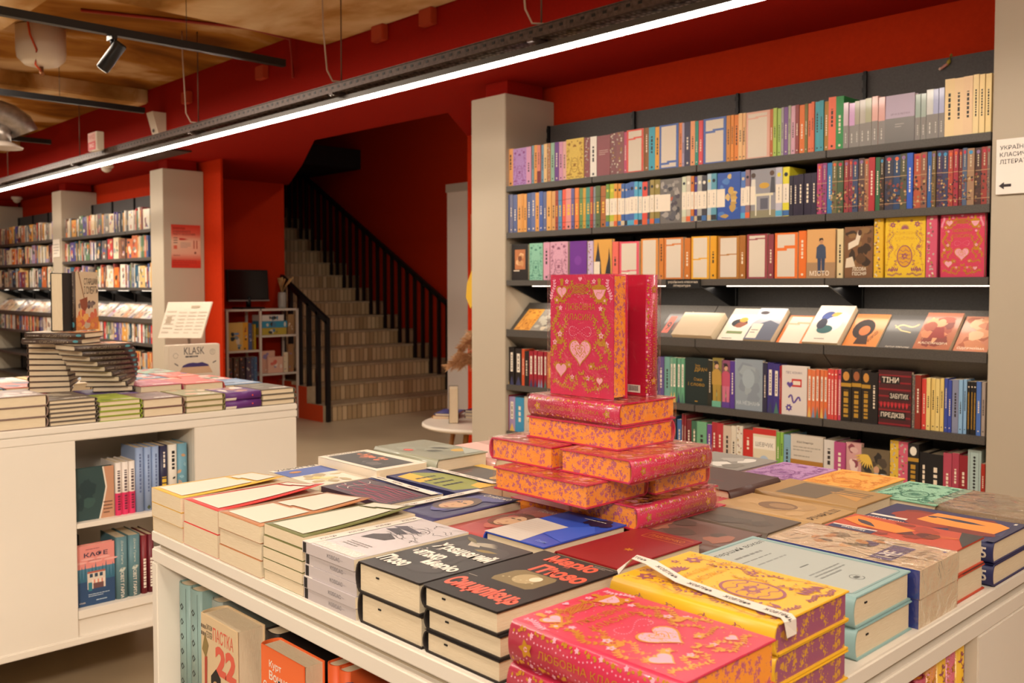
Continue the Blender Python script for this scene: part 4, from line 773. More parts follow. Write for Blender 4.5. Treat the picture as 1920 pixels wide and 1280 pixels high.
# sign on the near pillar and on the far one
t = empty('direction_sign', (-1.143, 3.296, 1.632), 0, 'white section sign with black lettering and an arrow on the beige pillar', 'sign')
add(B().box(0, .30, -.006, 0, 0, .180, M('efe6dc', .5), .001).obj('sign_board', t), t)
b = B(); K = M('2a2024', .5)
draw(b, [T_('УКРАЇНСЬКА', .012, .145, .135, .162, K), T_('КЛАСИЧНА', .012, .122, .118, .136, K), T_('ЛІТЕРАТУРА', .012, .099, .130, .113, K), ('P', [(.010, .028), (.026, .040), (.026, .033), (.048, .033), (.048, .024), (.026, .024), (.026, .016)], K)], planef((0, -.0065, 0), (1, 0, 0), (0, 0, 1)))
add(b.obj('sign_lettering', t), t)
t = empty('direction_sign', (-10.45, 3.296, 1.635), 0, 'small white paper sign on the far narrow pillar between the two far bookshelves', 'sign')
add(B().box(0, .21, -.004, 0, 0, .185, M('e8dccc', .5)).obj('sign_board', t), t)
b = B(); draw(b, lines(.02, .03, .19, .15, 4, M('b0a494')), planef((0, -.0045, 0), (1, 0, 0), (0, 0, 1))); add(b.obj('sign_lettering', t), t)
# poster on the far pillar (faces +X)
t = empty('poster', (-7.698, 3.365, 1.488), 0, 'red and pale pink charity poster taped to the side of the beige pillar', 'poster')
m, nt, bs = nodes('poster_print'); L(nt, ramp(nt, (lambda s_: (L(nt, mapped(nt, (1, 1, 1/.366)), s_.inputs[0]), s_)[1])(nt.nodes.new('ShaderNodeSeparateXYZ')).outputs[2], [(0, 'c8382c'), (.16, 'd0402f'), (.34, 'e2b096'), (.62, 'e6c0a4'), (.80, 'd86450'), (1, 'cc3c2c')]), bs.inputs['Base Color'])
bs.inputs['Roughness'].default_value = .4
b = B(); b.box(0, .0015, 0, .258, 0, .366, m); D = M('8c1010', .5); E_ = M('7c3c34', .5)
draw(b, [T_('ЗНИЖКИ', .012, .325, .12, .345, D, .03), T_('ЗАВЕРШЕНОГО', .012, .300, .17, .318, E_, .02), T_('ЛЕВІТУ АКСЕСУАРИ', .012, .277, .21, .295, E_, .02), ('P', [(.07, .236), (.10, .236), (.15, .243), (.10, .252), (.07, .252)], M('b81810')),
    *[rect(.02, .25-.02*i, .055, .256-.02*i, M('4c4444')) for i in range(3)], *[rect(.195+.025*i, .165, .204+.025*i, .235, M('a83c2c')) for i in range(2)], rect(.02, .16, .05, .19, M('d86850')), ('P', ell(.21, .13, .009), M('6c1c18')), *lines(.08, .17, .17, .22, 4, M('a09088')), *lines(.015, .10, .1, .115, 1, M('8c4434')), *lines(.012, .02, .22, .075, 3, M('b03028'))],
     lambda x, y, d: Vector((.0016+d, x, y)))
add(b.obj('poster_sheet', t), t)

# far bookshelves: rows seen small
PALS = ['2c2a2c', '3c2c28', 'e8e0d0', 'e4dccc', 'd8c8b0', 'c86c3c', 'e07830', '8c3c3c', 'b8a890', '4c5c8c', '3c3c48', 'c83c38', 'e0b878', '5c7c5c', 'a894b4', 'd8d0c8', '7c4c34', '2f5f78', '24343c', 'a43c34', 'e8e0d0', '5c4c8c', '8c8478', 'd89c4c', '6c6460', 'e4d4b4', 'b87c5c', 'd0b8a8', '88949c', 'c4b4a4']
STF = B()
def put_stuff(b, mat):
    """far-off and hidden books all go into one mesh"""
    b.bm.transform(mat); me = b.mesh('t'); n0 = len(STF.bm.faces); STF.bm.from_mesh(me); STF.bm.faces.ensure_lookup_table()
    ids = [STF.mi(m) for m in me.materials]
    for f in STF.bm.faces[n0:] if 0 else list(STF.bm.faces)[n0:]: f.material_index = ids[f.material_index]; f.tag = True
    bpy.data.meshes.remove(me)
def far_row(x0, x1, z, hmax):
    x = x0; rr = random.Random(int(-x0*100 + z*1000))
    while x < x1 - .02:
        b = B()
        if rr.random() < .12:
            w_, T = rr.uniform(.10, .125), .02; c = rr.choice(PALS); h = rr.uniform(.17, hmax)
            if x + w_ > x1: break
            b.box(0, w_, -T, 0, 0, h, M(c, .5)); b.box(.001, w_-.001, -T+.002, -.002, h-.003, h+.0003, PAPER)
            draw(b, blobs(int(x*-100), PALS, 7, h/w_, .2, .6), planef((0, -T, 0), (1, 0, 0), (0, 0, 1), w_)); dy = .02
        else:
            w_ = rr.uniform(.018, .044); c = rr.choice(PALS); h = rr.uniform(.165, hmax); dy = rr.uniform(0, .006)
            if x + w_ > x1: break
            b.box(0, w_-.0008, 0, .125, 0, h, M(c, .5)); b.box(.0015, w_-.0022, .002, .124, h-.003, h+.0003, PAPER)
            a = h/w_
            draw(b, [rect(.35, a*.3, .65, a*rr.uniform(.5, .8), M(rr.choice(['2c2422', 'e8dccc', 'e0b040']), .5))] + ([rect(0, a*.03, 1, a*rr.uniform(.1, .4), M(rr.choice(PALS), .5))] if rr.random() < .3 else []), planef((0, 0, 0), (1, 0, 0), (0, 0, 1), w_))
        put_stuff(b, TR(x, 3.32 + dy, z)); x += w_ + .0005
for (x0, x1) in ((-10.18, -7.975), (-12.69, -10.49)):
    for z, hm in ((1.828, .20), (1.585, .20), (1.322, .22), (.833, .20), (.57, .19)):
        if x0 < -12 and z < .6: continue
        far_row(x0, x1, z, hm)
    x = x0 + .01; rr = random.Random(77 if x0 > -12 else 78)
    while x < x1 - .12:
        w_ = rr.uniform(.11, .13); ln = rr.uniform(.17, .19); T = rr.uniform(.008, .02); c = rr.choice(['e8dccb', 'd8c0a8', 'e0b890', 'c8b8b0', 'd0c8c8', 'e8d8b8', 'c89878', 'b8a8b8', 'e4ccb0'])
        b = B(); b.box(0, w_, 0, ln, 0, T, M(c, .3, 0, .6)); b.box(.001, w_+.0003, .001, ln-.001, .0015, T-.0015, PAPER)
        draw(b, blobs(int(x*-100), PALS, 5, ln/w_, .15, .5), planef((0, 0, T), (1, 0, 0), (0, 1, 0), w_))
        put_stuff(b, TR(x, 3.316, 1.034) @ RX(rad(42))); x += w_ + .008
for (x0, x1, z, hm) in ((-3.235, -2.549, .825, .20), (-3.395, -2.442, .583, .19), (-3.50, -1.17, .32, .20)): far_row(x0, x1, z, hm)

# ---------------------------------------------------------------- white display tables
def place(x0, x1, y0, y1, z, yaw):
    """matrix of a lying book that fills the footprint"""
    o = {0: (x0, y0), 90: (x1, y0), 180: (x1, y1), 270: (x0, y1)}[yaw]
    return TR(o[0], o[1], z) @ RZ(rad(yaw))
def dims(x0, x1, y0, y1, yaw): return (x1-x0, y1-y0) if yaw in (0, 180) else (y1-y0, x1-x0)
NORD = ['topmost', 'second down', 'third down', 'fourth down', 'fifth down', 'sixth down']
def stack(x0, x1, y0, y1, yaw, T, n, cov, what, where, z=.89, art=None, sart=None, hard=True, group=None, page=None, curl=0, rough=.45, coat=0, ribbon=0, wrap=False, jit=.002, curlk=0, seed=0, bulge=None, hide=False, arot=False):
    nm = 'hardback_book' if hard else 'paperback_book'
    W, H = dims(x0, x1, y0, y1, yaw); rr = random.Random(seed or int(abs(x0*1000)+y0*777))
    group = group or 'books stacked on the near table'
    ms = book_meshes(W, H, T, cov, hard, art, sart, page=page, rough=rough, coat=coat, ribbon=ribbon, bulge=bulge, arot=arot)
    fm = film_mesh(W, H, T, n, .0035 if hard else .0005) if wrap else None
    root = None
    for i in range(n):
        top = i == n-1
        mat = place(x0, x1, y0, y1, z + i*(T+.0004), yaw)
        if i and not top or (top and n > 1): mat = TR(rr.uniform(-jit, jit), rr.uniform(-jit, jit), 0) @ mat
        k = n-1-i
        if hide and not top:
            b = B(); b.box(.001, W-.001, .001, H-.001, .001, T-.001, page or PAPER); b.box(0, W, 0, H, 0, .0015, M(cov)); b.box(0, W, 0, H, T-.0015, T, M(cov)); b.box(0, .0015, 0, H, 0, T, M(cov)); put_stuff(b, mat); continue
        if n == 1 or hide: lab = '%s %s' % (what, where)
        else: lab = '%s, %s in its stack %s' % (what, NORD[k] if k < n-1 else 'lowest', where)
        if top and curl:
            ms2 = book_meshes(W, H, T, cov, hard, art, sart, page=page, rough=rough, coat=coat, curl=curl, curlk=curlk)
            r = mk_book(ms2, mat, lab, group, name=nm)
        elif root is None: r = root = mk_book(ms, mat, lab, group, wrap=fm, name=nm)
        else: r = dup(root, mat, lab, group)
    return r
def table(name, x0, x1, y0, y1, label, zt=.89, niche=None, legs='panel', cb=(.832, .858)):
    t = empty(name, (0, 0, 0), 0, label, 'display table')
    add(B().box(x0, x1, y0, y1, zt-.022, zt, WHITE, .003).obj('tray_top', t), t)
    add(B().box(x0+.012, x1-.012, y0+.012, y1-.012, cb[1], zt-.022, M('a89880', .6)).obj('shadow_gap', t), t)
    add(B().box(x0, x1, y0, y1, cb[0], cb[1], WHITE, .003).obj('top_frame', t), t)
    return t
# near table: open shelves on two sides
NX0, NX1, NY0, NY1 = -1.668, -.491, .684, 1.79
t = table('display_table', NX0, NX1, NY0, NY1, 'white display table in front, its tray covered with stacked books')
for b_, nm in ((B().box(NX0, NX0+.021, NY0, NY1, 0, .832, WHITE, .002), 'side_panel'), (B().box(NX0+.021, NX1-.5, 1.02, 1.04, .1, .832, WHITE, .002), 'divider_panel'),
        (B().box(NX1-.021, NX1, 1.385, NY1, 0, .832, WHITE, .002), 'side_panel'), (B().box(NX1-.30, NX1-.021, 1.385, 1.405, .1, .832, WHITE, .002), 'divider_panel'),
        (B().box(NX1-.30, NX1-.28, NY0+.02, 1.385, .1, .832, WHITE, .002), 'divider_panel'),
        (B().box(NX0+.021, NX1-.3, NY0+.005, 1.02, .555, .575, WHITE, .002), 'shelf'), (B().box(NX1-.28, NX1-.004, NY0+.02, 1.385, .60, .62, WHITE, .002), 'shelf'),
        (B().box(NX0+.021, NX1-.02, NY0+.01, NY1-.01, .08, .10, WHITE, .002), 'base_panel'), (B().box(NX0, NX1, NY1-.02, NY1, 0, .832, WHITE, .002), 'back_panel')):
    add(b_.obj(nm, t), t)

W_ = M('ebe0d2', .5); BK = M('1c1a1c', .5); CORAL = M('ee5a40', .45)
def A_godf(a): return [*blobs(41, ['2a2624', '383230'], 5, a, .4, .8), ('P', [(.25, a*.88), (.42, a*.86), (.5, a*.80), (.35, a*.78)], M('b8ac98')), *[('P', leafp(.32, a*.84, .1+.14*i, .36-.03*i, .09), M('a49a88')) for i in range(4)], ('P', leafp(.52, a*.74, .2, .3, .14), M('8c7848')), ('P', leafp(.1, a*.93, -.4, .3, .12), M('6c6448')),
    T_('Хрещений', .12, a*.54, .95, a*.72, W_, .045), T_('батько', .08, a*.38, .55, a*.53, W_, .045), T_('Маріо', .48, a*.25, .95, a*.40, W_, .045), T_('П\u2019юзо', .06, a*.12, .46, a*.27, W_, .045)]
def A_sicil(a): return [rect(.0, 0, 1, a, M('221d1c')), T_('Маріо', .22, a*.81, .84, a*.98, CORAL, .045), T_('П\u2019юзо', .34, a*.63, .97, a*.79, CORAL, .045), ('P', [(.30, a*.36), (.75, a*.36), (.79, a*.40), (.79, a*.58), (.75, a*.62), (.34, a*.62), (.28, a*.57), (.26, a*.41)], M('7c6a44')), ('P', ell(.54, a*.5, .13, .14), M('a8946c')), ('P', ell(.62, a*.53, .06, .07), M('d8ccb0')), *[('P', ell(.33+.05*i, a*(.44+.02*(i % 3)), .012), M('b8a880')) for i in range(8)],
    T_('Сицилієць', .05, a*.08, .96, a*.28, CORAL, .045), *lines(.05, a*.32, .22, a*.34, 1, M('b0a498')), *lines(.72, a*.94, .95, a*.985, 2, M('a09488'))]
def A_sketch(a): 
    o = [rect(0, 0, .16, a, M('ddd2c6')), ('L', [(.17, .06), (.17, a-.02)], .006, BK)]
    for i in range(4): o.append(T_('жовтень', .05, a*(.08+.25*i), .12, a*(.26+.25*i), M('3c3838'), 0) if 0 else T_('жовтень', .0-.03, a*(.16+.24*i), .19-.0, a*(.20+.24*i), M('3c3838'), 0, PI/2))
    o += [('P', [(.30, a*.36), (.62, a*.42), (.66, a*.50), (.44, a*.56), (.30, a*.47)], M('4c4648')), ('P', [(.22, a*.62), (.52, a*.58), (.60, a*.64), (.30, a*.70)], M('4c4850')), ('P', [(.2, a*.70), (.6, a*.68), (.7, a*.72), (.3, a*.78)], M('544e58'))]
    o.append(('L', ell(.62, a*.74, .13, .10) , .008, BK)); o.append(('L', ell(.66, a*.75, .04, .03), .008, BK)); rr = random.Random(4)
    for i in range(26):
        x, y = rr.uniform(.3, .9), a*rr.uniform(.5, .95); o.append(('L', wavy(x, y, min(.97, x+rr.uniform(.05, .25)), y+rr.uniform(-.1, .1), .015, 6), .007, BK))
    o += [*lines(.35, a*.18, .75, a*.28, 3, M('8c8480')), rect(.17, a*.02, .97, a*.12, M('e4ded4', .12)), *[('P', ell(.2+.75*rr.random(), a*(.03+.08*rr.random()), .012, n=6), M('f4f0e8', .1)) for i in range(60)]]
    return o
def A_sketch_spine(a): return [rect(.05, a*.92, .95, a*.985, BK), T_('КОВСАС', .5-a*.12, a*.38-.17, .5+a*.12, a*.38+.17, M('6c686c'), .0, -PI/2), ('L', [(.5, a*.2), (.5, a*.45)], .05, M('a8a0a4'))]
PB = 'label-panelled paperback'
AF = lambda k: (lambda a: art_frame(k, '', a, True))
stack(-1.664, -1.542, .686, .886, 0, .0255, 3, 'd9ab45', 'mustard-bordered '+PB, 'at the corner of the near table', hard=False, art=AF(3), curl=.010)
stack(-1.536, -1.411, .686, .886, 0, .0385, 2, 'cf3f3c', 'red-bordered thick '+PB, 'on the near table', hard=False, art=AF(4), curl=.016)
stack(-1.405, -1.270, .686, .889, 0, .0262, 3, 'b0744a', 'brown-bordered '+PB, 'on the near table', hard=False, art=AF(7), curl=.012)
stack(-1.264, -1.153, .689, .889, 0, .0166, 5, '6a6a3c', 'olive-bordered '+PB, 'on the near table', hard=False, art=AF(6), curl=.013)
stack(-1.149, -1.021, .688, .888, 90, .0160, 5, 'c2b8b8', 'silvery grey drawing-cover book', 'beside the black novels', art=A_sketch, hard=False, rough=.3, arot=True, sart=A_sketch_spine)
stack(-1.016, -.884, .690, .885, 0, .0405, 2, '2a2422', 'black novel with white lettering', 'on the near table', art=A_godf, ribbon=.30)
stack(-.878, -.745, .690, .900, 0, .0270, 3, '241f1e', 'black novel with coral-red lettering', 'on the near table', art=A_sicil, ribbon=.26)
stack(-.700, -.480, .662, .815, 90, .0462, 2, 'cc2f50', 'rose-pink heart-patterned book', 'at the table corner', art=art_love, sart=art_love_spine, page=PG_ORANGE, rough=.38, coat=.3)
stack(-.702, -.487, .830, .985, 90, .0335, 3, 'eab62a', 'bright yellow egg-patterned book', 'beside the pink corner stack', art=art_easter, sart=lambda a: vine(wavy(.5, a*.05, .5, a*.95, .2, 40, 9), PURP, .015, PURP, .09), page=PG_PURPLE, rough=.38)
def A_first(a): return [('L', [(.07, .09), (.11, .05), (.9, .05), (.94, .09), (.94, a-.09), (.9, a-.05), (.11, a-.05), (.07, a-.09), (.07, .09)], .006, M('6c7c78')), rect(.09, .07, .92, a-.07, M('aeb4ae')), T_('перший вокал', .14, a*.86, .90, a*.92, M('4c504c'), .01), *lines(.2, a*.76, .8, a*.82, 1, M('7c807c')), *lines(.14, a*.70, .8, a*.73, 1, M('7c807c')), *lines(.2, a*.62, .85, a*.66, 1, M('8c908c')), *lines(.4, a*.44, .6, a*.47, 1, M('6c706c')), *lines(.25, a*.26, .75, a*.36, 3, M('8c908c')), ('L', ell(.5, a*.15, .06), .006, M('6c706c')), rect(.47, a*.14, .53, a*.165, M('5c605c'))]
stack(-.735, -.503, 1.035, 1.188, 90, .0378, 2, '8fb0ae', 'pale blue thick hardback with fine print', 'behind the yellow books', art=A_first, ribbon=.2)
def A_sto(a): return [*blobs(51, ['4c4434', 'c88440', '5c4c74', '7c6c4c', 'd8a05c'], 16, a, .1, .3, (.15, .35, .95, .85)), ('P', [(.1, a*.2), (.75, a*.2), (.75, a*.34), (.1, a*.34)], M('564a78')), T_('НЕ', .2, a*.22, .5, a*.32, W_, .02), T_('А', .7, a*.34, .9, a*.42, W_, .02), T_('СТО ОДИНАДЦЯТЬ', .15, a*.11, .85, a*.15, M('8c7c68')), T_('РОМАН', .4, a*.05, .65, a*.09, M('8c7c68')), *lines(.25, a*.9, .5, a*.93, 1, M('8c7c68')), ('P', heart(.86, a*.05, .03), M('5c6c9c'))]
stack(-.718, -.497, 1.194, 1.318, 90, .038, 2, 'd2b896', 'film-wrapped tan illustrated book', 'beside the pale blue ones', art=A_sto, hard=False, wrap=True, sart=lambda a: [rect(0, 0, 1, a, M('2c3c8c'))])
def A_clock(base, band):
    return lambda a: [*blobs(61, ['7c2418', 'a83c24', '8c3020', '5c1c18'], 12, a, .2, .5), ('P', [(.3, a*.5), (.62, a*.42), (.75, a*.6), (.9, a*.95), (.55, a*.98), (.35, a*.8)], M('f08428')), ('P', leafp(.7, a*.9, -2.2, .5, .15), M('3c2c38')), rect(.0, a*.62, .16, a*.97, M('2c3058')), rect(.17, a*.62, .22, a*.97, W_), T_('Механічна', -.08, a*.76, .28, a*.81, W_, .01, PI/2), ('P', [(.2, 0), (1, 0), (1, a*.16), (.6, a*.1)], M('34302c')), *[('L', [(.6, a*.1), (.3+.1*i, a*.3)], .01, M('e8843c')) for i in range(4)]]
def A_koza(a): return [*blobs(66, ['7c2418', '983020'], 8, a, .3, .6), ('P', [(.34, a*.08), (.72, a*.06), (.82, a*.15), (.84, a*.62), (.40, a*.66), (.34, a*.5)], M('f58f34')), ('P', leafp(.62, a*.2, 1.5, .62, .09), M('2c2c44')), ('P', ell(.62, a*.60, .035, .05), M('2c2c44')), rect(.0, 0, .30, a*.05, M('28284c')), ('P', [(0, 0), (1, 0), (1, a*.09), (.4, a*.03)], M('2c2c4c')), rect(.0, a*.7, .24, a*.98, M('28284c')), rect(.25, a*.7, .32, a*.98, W_), T_('Коза флуру', -.07, a*.8, .35, a*.86, W_, .01, PI/2), *lines(.88, a*.04, .97, a*.1, 1, W_)]
stack(-.697, -.50, 1.325, 1.428, 90, .0375, 2, 'c0482c', 'red and orange novel with a dark bird', 'beside the navy-spined books', art=A_clock(0, 0), hard=True)
stack(-.700, -.492, 1.440, 1.585, 90, .0328, 2, '2a2b58', 'navy-spined novel with an orange figure scene', 'at the table edge', art=A_koza, sart=lambda a: [T_('25', .2, a*.05, .8, a*.05+.5, W_, .02, -PI/2), ('L', [(.5, a*.05+.5), (.5, a*.05+.75)], .05, W_), ('P', [(.3, a*.05+.7), (.7, a*.05+.7), (.5, a*.05+.95)], W_)])
stack(-.655, -.495, 1.605, 1.765, 90, .035, 2, '8c7458', 'brown book in glossy film', 'at the far edge beyond the orange novels', art=lambda a: blobs(71, ['7c6850', 'a08868', '6c5c4c'], 10, a, .3, .6), wrap=True, hide=True)
# second and further rows
ROWA = 'in the second row of the near table'
def A_map(a): return [rect(.0, a*.55, 1, a*.9, M('4c60a0')), *blobs(81, ['d8b868', 'b8a070', 'a8946c', 'e0c890'], 14, a, .15, .35, (0, 0, 1, .6)), ('P', ell(.3, a*.75, .12, .08), M('b87c40')), T_('УКРИТТЯ', .08, a*.92, .92, a*.985, BK, .01)]
stack(-1.660, -1.476, .917, 1.025, 90, .0372, 2, 'dcd0bc', 'blue and sandy map-cover book', ROWA, art=A_map, hard=False, hide=True)
def A_lines(a): return [rect(.84, 0, 1, a, M('6c78a8')), T_('ЖИТТЯ НЕ', .52, a*.3, 1.32, a*.38, W_, .01, PI/2), *[('L', wavy(.08+.075*i, a*.05, .08+.075*i, a*rr_, .03, 10, 3), .02, M('a8405c')) for i, rr_ in enumerate((.6, .9, .7, .95, .65, .9, .8, .95, .6))], ('L', wavy(.2, a*.75, .7, a*.85, .08), .012, W_), ('L', wavy(.15, a*.85, .35, a*.95, .05), .012, W_)]
stack(-1.470, -1.268, .917, 1.040, 90, .0372, 2, '3c2434', 'dark plum book with winding red lines', ROWA, art=lambda a: [('P', op[1], op[2]) if 0 else op for op in A_lines(a)], hard=False, hide=True)
def A_yb(a): return [rect(0, 0, 1, a, M('2c2c60')), ('P', ell(.45, a*.62, .36, .42, 18), M('5c6850')), ('P', [(.1, a*.1), (.6, 0), (.9, a*.3), (.85, a*.75), (.5, a*.95), (.15, a*.8)], M('8c9040')), ('P', [(.08, a*.55), (.4, a*.55), (.45, a*.95), (.1, a*.9)], M('d8ac34')), ('P', [(.5, 0), (.9, 0), (.8, a*.2), (.55, a*.15)], M('d8ac34')), *[o for i in range(4) for o in lines(.2, a*(.66-.13*i), .8, a*(.72-.13*i), 1, BK, i, .7)]]
stack(-1.452, -1.245, 1.048, 1.158, 90, .0390, 2, '26264c', 'blue and yellow book with black lettering', 'behind the dark plum book', art=A_yb, hard=False, hide=True)
def A_paint(a): return [rect(.10, a*.08, .84, a*.92, M('44403c')), *blobs(91, ['c87040', 'd88850', '8c5034', 'e0704c'], 16, a, .06, .25, (.4, .35, .82, .9)), *blobs(92, ['5c5450', '34302e'], 6, a, .2, .4, (.12, .1, .5, .6)), T_('РОМАН ПОСТАТІ', .48, a*.44, 1.35, a*.5, BK, .01, PI/2) if 0 else T_('МИКОЛАЇВ', .12, a*.935, .8, a*.98, BK)]
stack(-1.664, -1.458, 1.033, 1.155, 90, .0445, 2, 'e4d6c2', 'white-bordered book with a fiery painting', 'at the table edge facing the stairs', art=A_paint, hard=False, hide=True)
def A_leaf(a): return [*blobs(95, ['8c8c78', '848470', '949480'], 8, a, .3, .6), ('P', ell(.2, a*.6, .07, .1, 14), M('b83c34')), ('P', ell(.2, a*.6, .05, .07, 14), M('cc5c4c')), ('P', leafp(.35, a*.45, -.9, .3, .25), M('4c4c40')), ('P', leafp(.55, a*.55, -.9, .32, .25), M('54544a')), ('P', ell(.75, a*.25, .13, .12), M('c8a040')), ('P', [(.6, a*.05), (.95, a*.05), (.95, a*.35)], M('a8aca0'))]
stack(-1.662, -1.445, 1.168, 1.305, 90, .0470, 2, '9a9a84', 'grey-green hardback with leaves and a red seal', 'at the back corner of the near table', art=A_leaf, coat=.5, hide=True)
stack(-1.44, -1.252, 1.168, 1.285, 90, .0352, 2, '4c443c', 'dark book with a gold bird', 'between the leafy hardback and the pink pyramid', art=lambda a: [('P', ell(.4, a*.35, .14, .1), M('d0a458')), ('P', leafp(.4, a*.35, .4, .35), M('c89c50')), rect(.8, a*.4, 1, a, M('dcb44c')), *lines(.1, a*.75, .6, a*.9, 2, M('8c5c50'))], hard=False, hide=True)
stack(-1.64, -1.44, 1.325, 1.50, 90, .0372, 2, 'd29c90', 'pale pink glossy book', 'behind the grey-green leafy hardback', art=lambda a: [('P', [(0, 0), (.5, 0), (.7, a), (.2, a)], M('dcb0a4'))], coat=.7, hide=True)
def A_face(bg, hair, title, tc):
    return lambda a: [*blobs(101, bg, 7, a, .3, .7), ('P', ell(.42, a*.55, .33, .42, 20), M(hair)), ('P', ell(.46, a*.52, .22, .30, 20), M('c8a07c')), *[('L', wavy(.15+.05*i, a*.3, .25+.05*i, a*.85, .04), .015, M(bg[0])) for i in range(4)], ('P', ell(.40, a*.58, .05, .02, 10), BK), ('P', ell(.54, a*.58, .05, .02, 10), BK), ('P', leafp(.46, a*.50, -1.4, .09, .2), M('a87c5c')), ('P', ell(.47, a*.40, .06, .016, 10), M('9c4c44')), T_(title, .35, a*.88, .95, a*.955, tc, .005)]
stack(-1.240, -1.130, .905, 1.097, 0, .0372, 2, '34305c', 'violet-blue paperback with a painted face', ROWA, art=A_face(['3c3868', '54508c'], '6c5c54', 'Опівісно', W_), hard=False, curl=.004, hide=True)
stack(-1.122, -1.020, .912, 1.115, 0, .0322, 2, 'a83c3c', 'red paperback with a portrait', ROWA, art=A_face(['9c3c3c', 'b85c4c'], '6c4834', 'Поклоннік', W_), hard=False, curl=.003, hide=True)
def A_blue(a): return [('P', [(0, 0), (.62, 0), (.55, a*.35), (.60, a*.58), (0, a*.62)], M('c4bab0')), *[rect(.03, a*(.02+.05*i), .40, a*(.022+.05*i), M('9c948c')) for i in range(11)], ('P', [(.56, a*.3), (1, a*.2), (1, a*.6), (.8, a*.75), (.6, a*.58)], M('3858c0')), *blobs(111, ['2c1c40', '241c3c'], 6, a, .2, .4, (.4, .7, 1, 1)), *lines(.45, a*.88, .95, a*.92, 1, W_), T_('Роман', .74, a*.08, .9, a*.13, M('8ca4e0'))]
stack(-1.016, -.893, .912, 1.092, 0, .0398, 2, '2c4cb0', 'blue and white hardback with black spine', ROWA, art=A_blue, ribbon=.15, hide=True)
def A_pav(a): return [('L', [(.30, a*.80), (.94, a*.80), (.94, a*.94), (.30, a*.94), (.30, a*.80)], .012, GOLD), T_('ПАВЛИЧКО', .36, a*.84, .88, a*.90, GOLD, .005), *[('P', leafp(.6, a*.42, i*1.05, .07, .2), GOLD) for i in range(6)]]
stack(-.888, -.772, .925, 1.112, 0, .0372, 2, '8e141c', 'dark red cloth hardback with gold frame', ROWA, art=A_pav, hide=True)
MID = 'in the middle of the near table'
stack(-.932, -.745, 1.122, 1.228, 90, .0345, 2, '6c5048', 'dusky reddish book with sandy blotches', MID, art=lambda a: [*blobs(121, ['9c6450', '584840', 'a87058'], 10, a, .25, .6), T_('ДУСТ', .3, a*.8, .85, a*.9, M('c8b8a8'))], hide=True)
stack(-.930, -.742, 1.234, 1.336, 90, .0345, 2, '5c4e42', 'plain dark brown-grey book', MID, art=lambda a: [*blobs(123, ['64564a', '54483e'], 6, a, .4, .8), T_('ТУМАН', .2, a*.84, .8, a*.92, M('a89c90'))], hide=True)
stack(-.912, -.715, 1.344, 1.458, 90, .0350, 2, 'b8925e', 'sandy book with an old portrait', MID, art=lambda a: [*blobs(125, ['b08c5c', 'c09a68'], 6, a, .3, .6), ('P', ell(.5, a*.55, .24, .30, 18), M('7c5c3c')), ('P', ell(.52, a*.52, .14, .2, 14), M('9c7850')), T_('РІЧАРД ІІІ', .1, a*.08, .9, a*.16, M('4c3c2c'))], hide=True)
stack(-.912, -.714, 1.466, 1.600, 90, .0375, 2, 'a8824c', 'tan hardback with a brown castle photo', MID, art=lambda a: [rect(.1, a*.4, .9, a*.8, M('6c5a44')), ('P', [(.3, a*.1), (.8, a*.15), (.6, a*.45)], M('c08c44')), *[rect(.55+.1*i, a*.1, .6+.1*i, a*.4, M('7c6448')) for i in range(3)]], hide=True)
stack(-1.085, -.908, 1.392, 1.560, 180, .0415, 2, '4a2c26', 'dark brown hardback closed flat', 'beside the pink pyramid', art=lambda a: [*lines(.3, a*.6, .8, a*.66, 1, M('7c3c34'))], hide=True)
stack(-.900, -.768, 1.612, 1.772, 0, .0362, 2, 'efaa48', 'orange ornamented hardback', 'at the far edge of the near table', art=lambda a: art_easter(a, M('dc8c34', .5), None), hide=True)
stack(-.760, -.640, 1.598, 1.765, 0, .0352, 2, '8cc0a2', 'mint green ornamented hardback', 'at the far edge beside the orange one', art=lambda a: art_easter(a, M('3c7c64', .5), None), hide=True)
stack(-1.028, -.906, 1.605, 1.765, 0, .0352, 2, 'b486b8', 'lilac ornamented hardback', 'at the far edge of the near table', art=lambda a: art_easter(a, M('8c5494', .5), None), hide=True)
stack(-1.20, -1.036, 1.600, 1.765, 0, .0352, 2, '8c8880', 'grey and white photo-cover book', 'at the far edge beside the lilac one', art=lambda a: blobs(131, ['d8d4cc', '7c7870', 'a8a49c'], 10, a, .2, .5), hide=True)
stack(-1.36, -1.215, 1.60, 1.765, 0, .0380, 2, 'b43c30', 'brick-red book', 'at the far edge behind the pink pyramid', art=lambda a: lines(.2, a*.5, .8, a*.7, 3, M('d87c60')), hide=True)
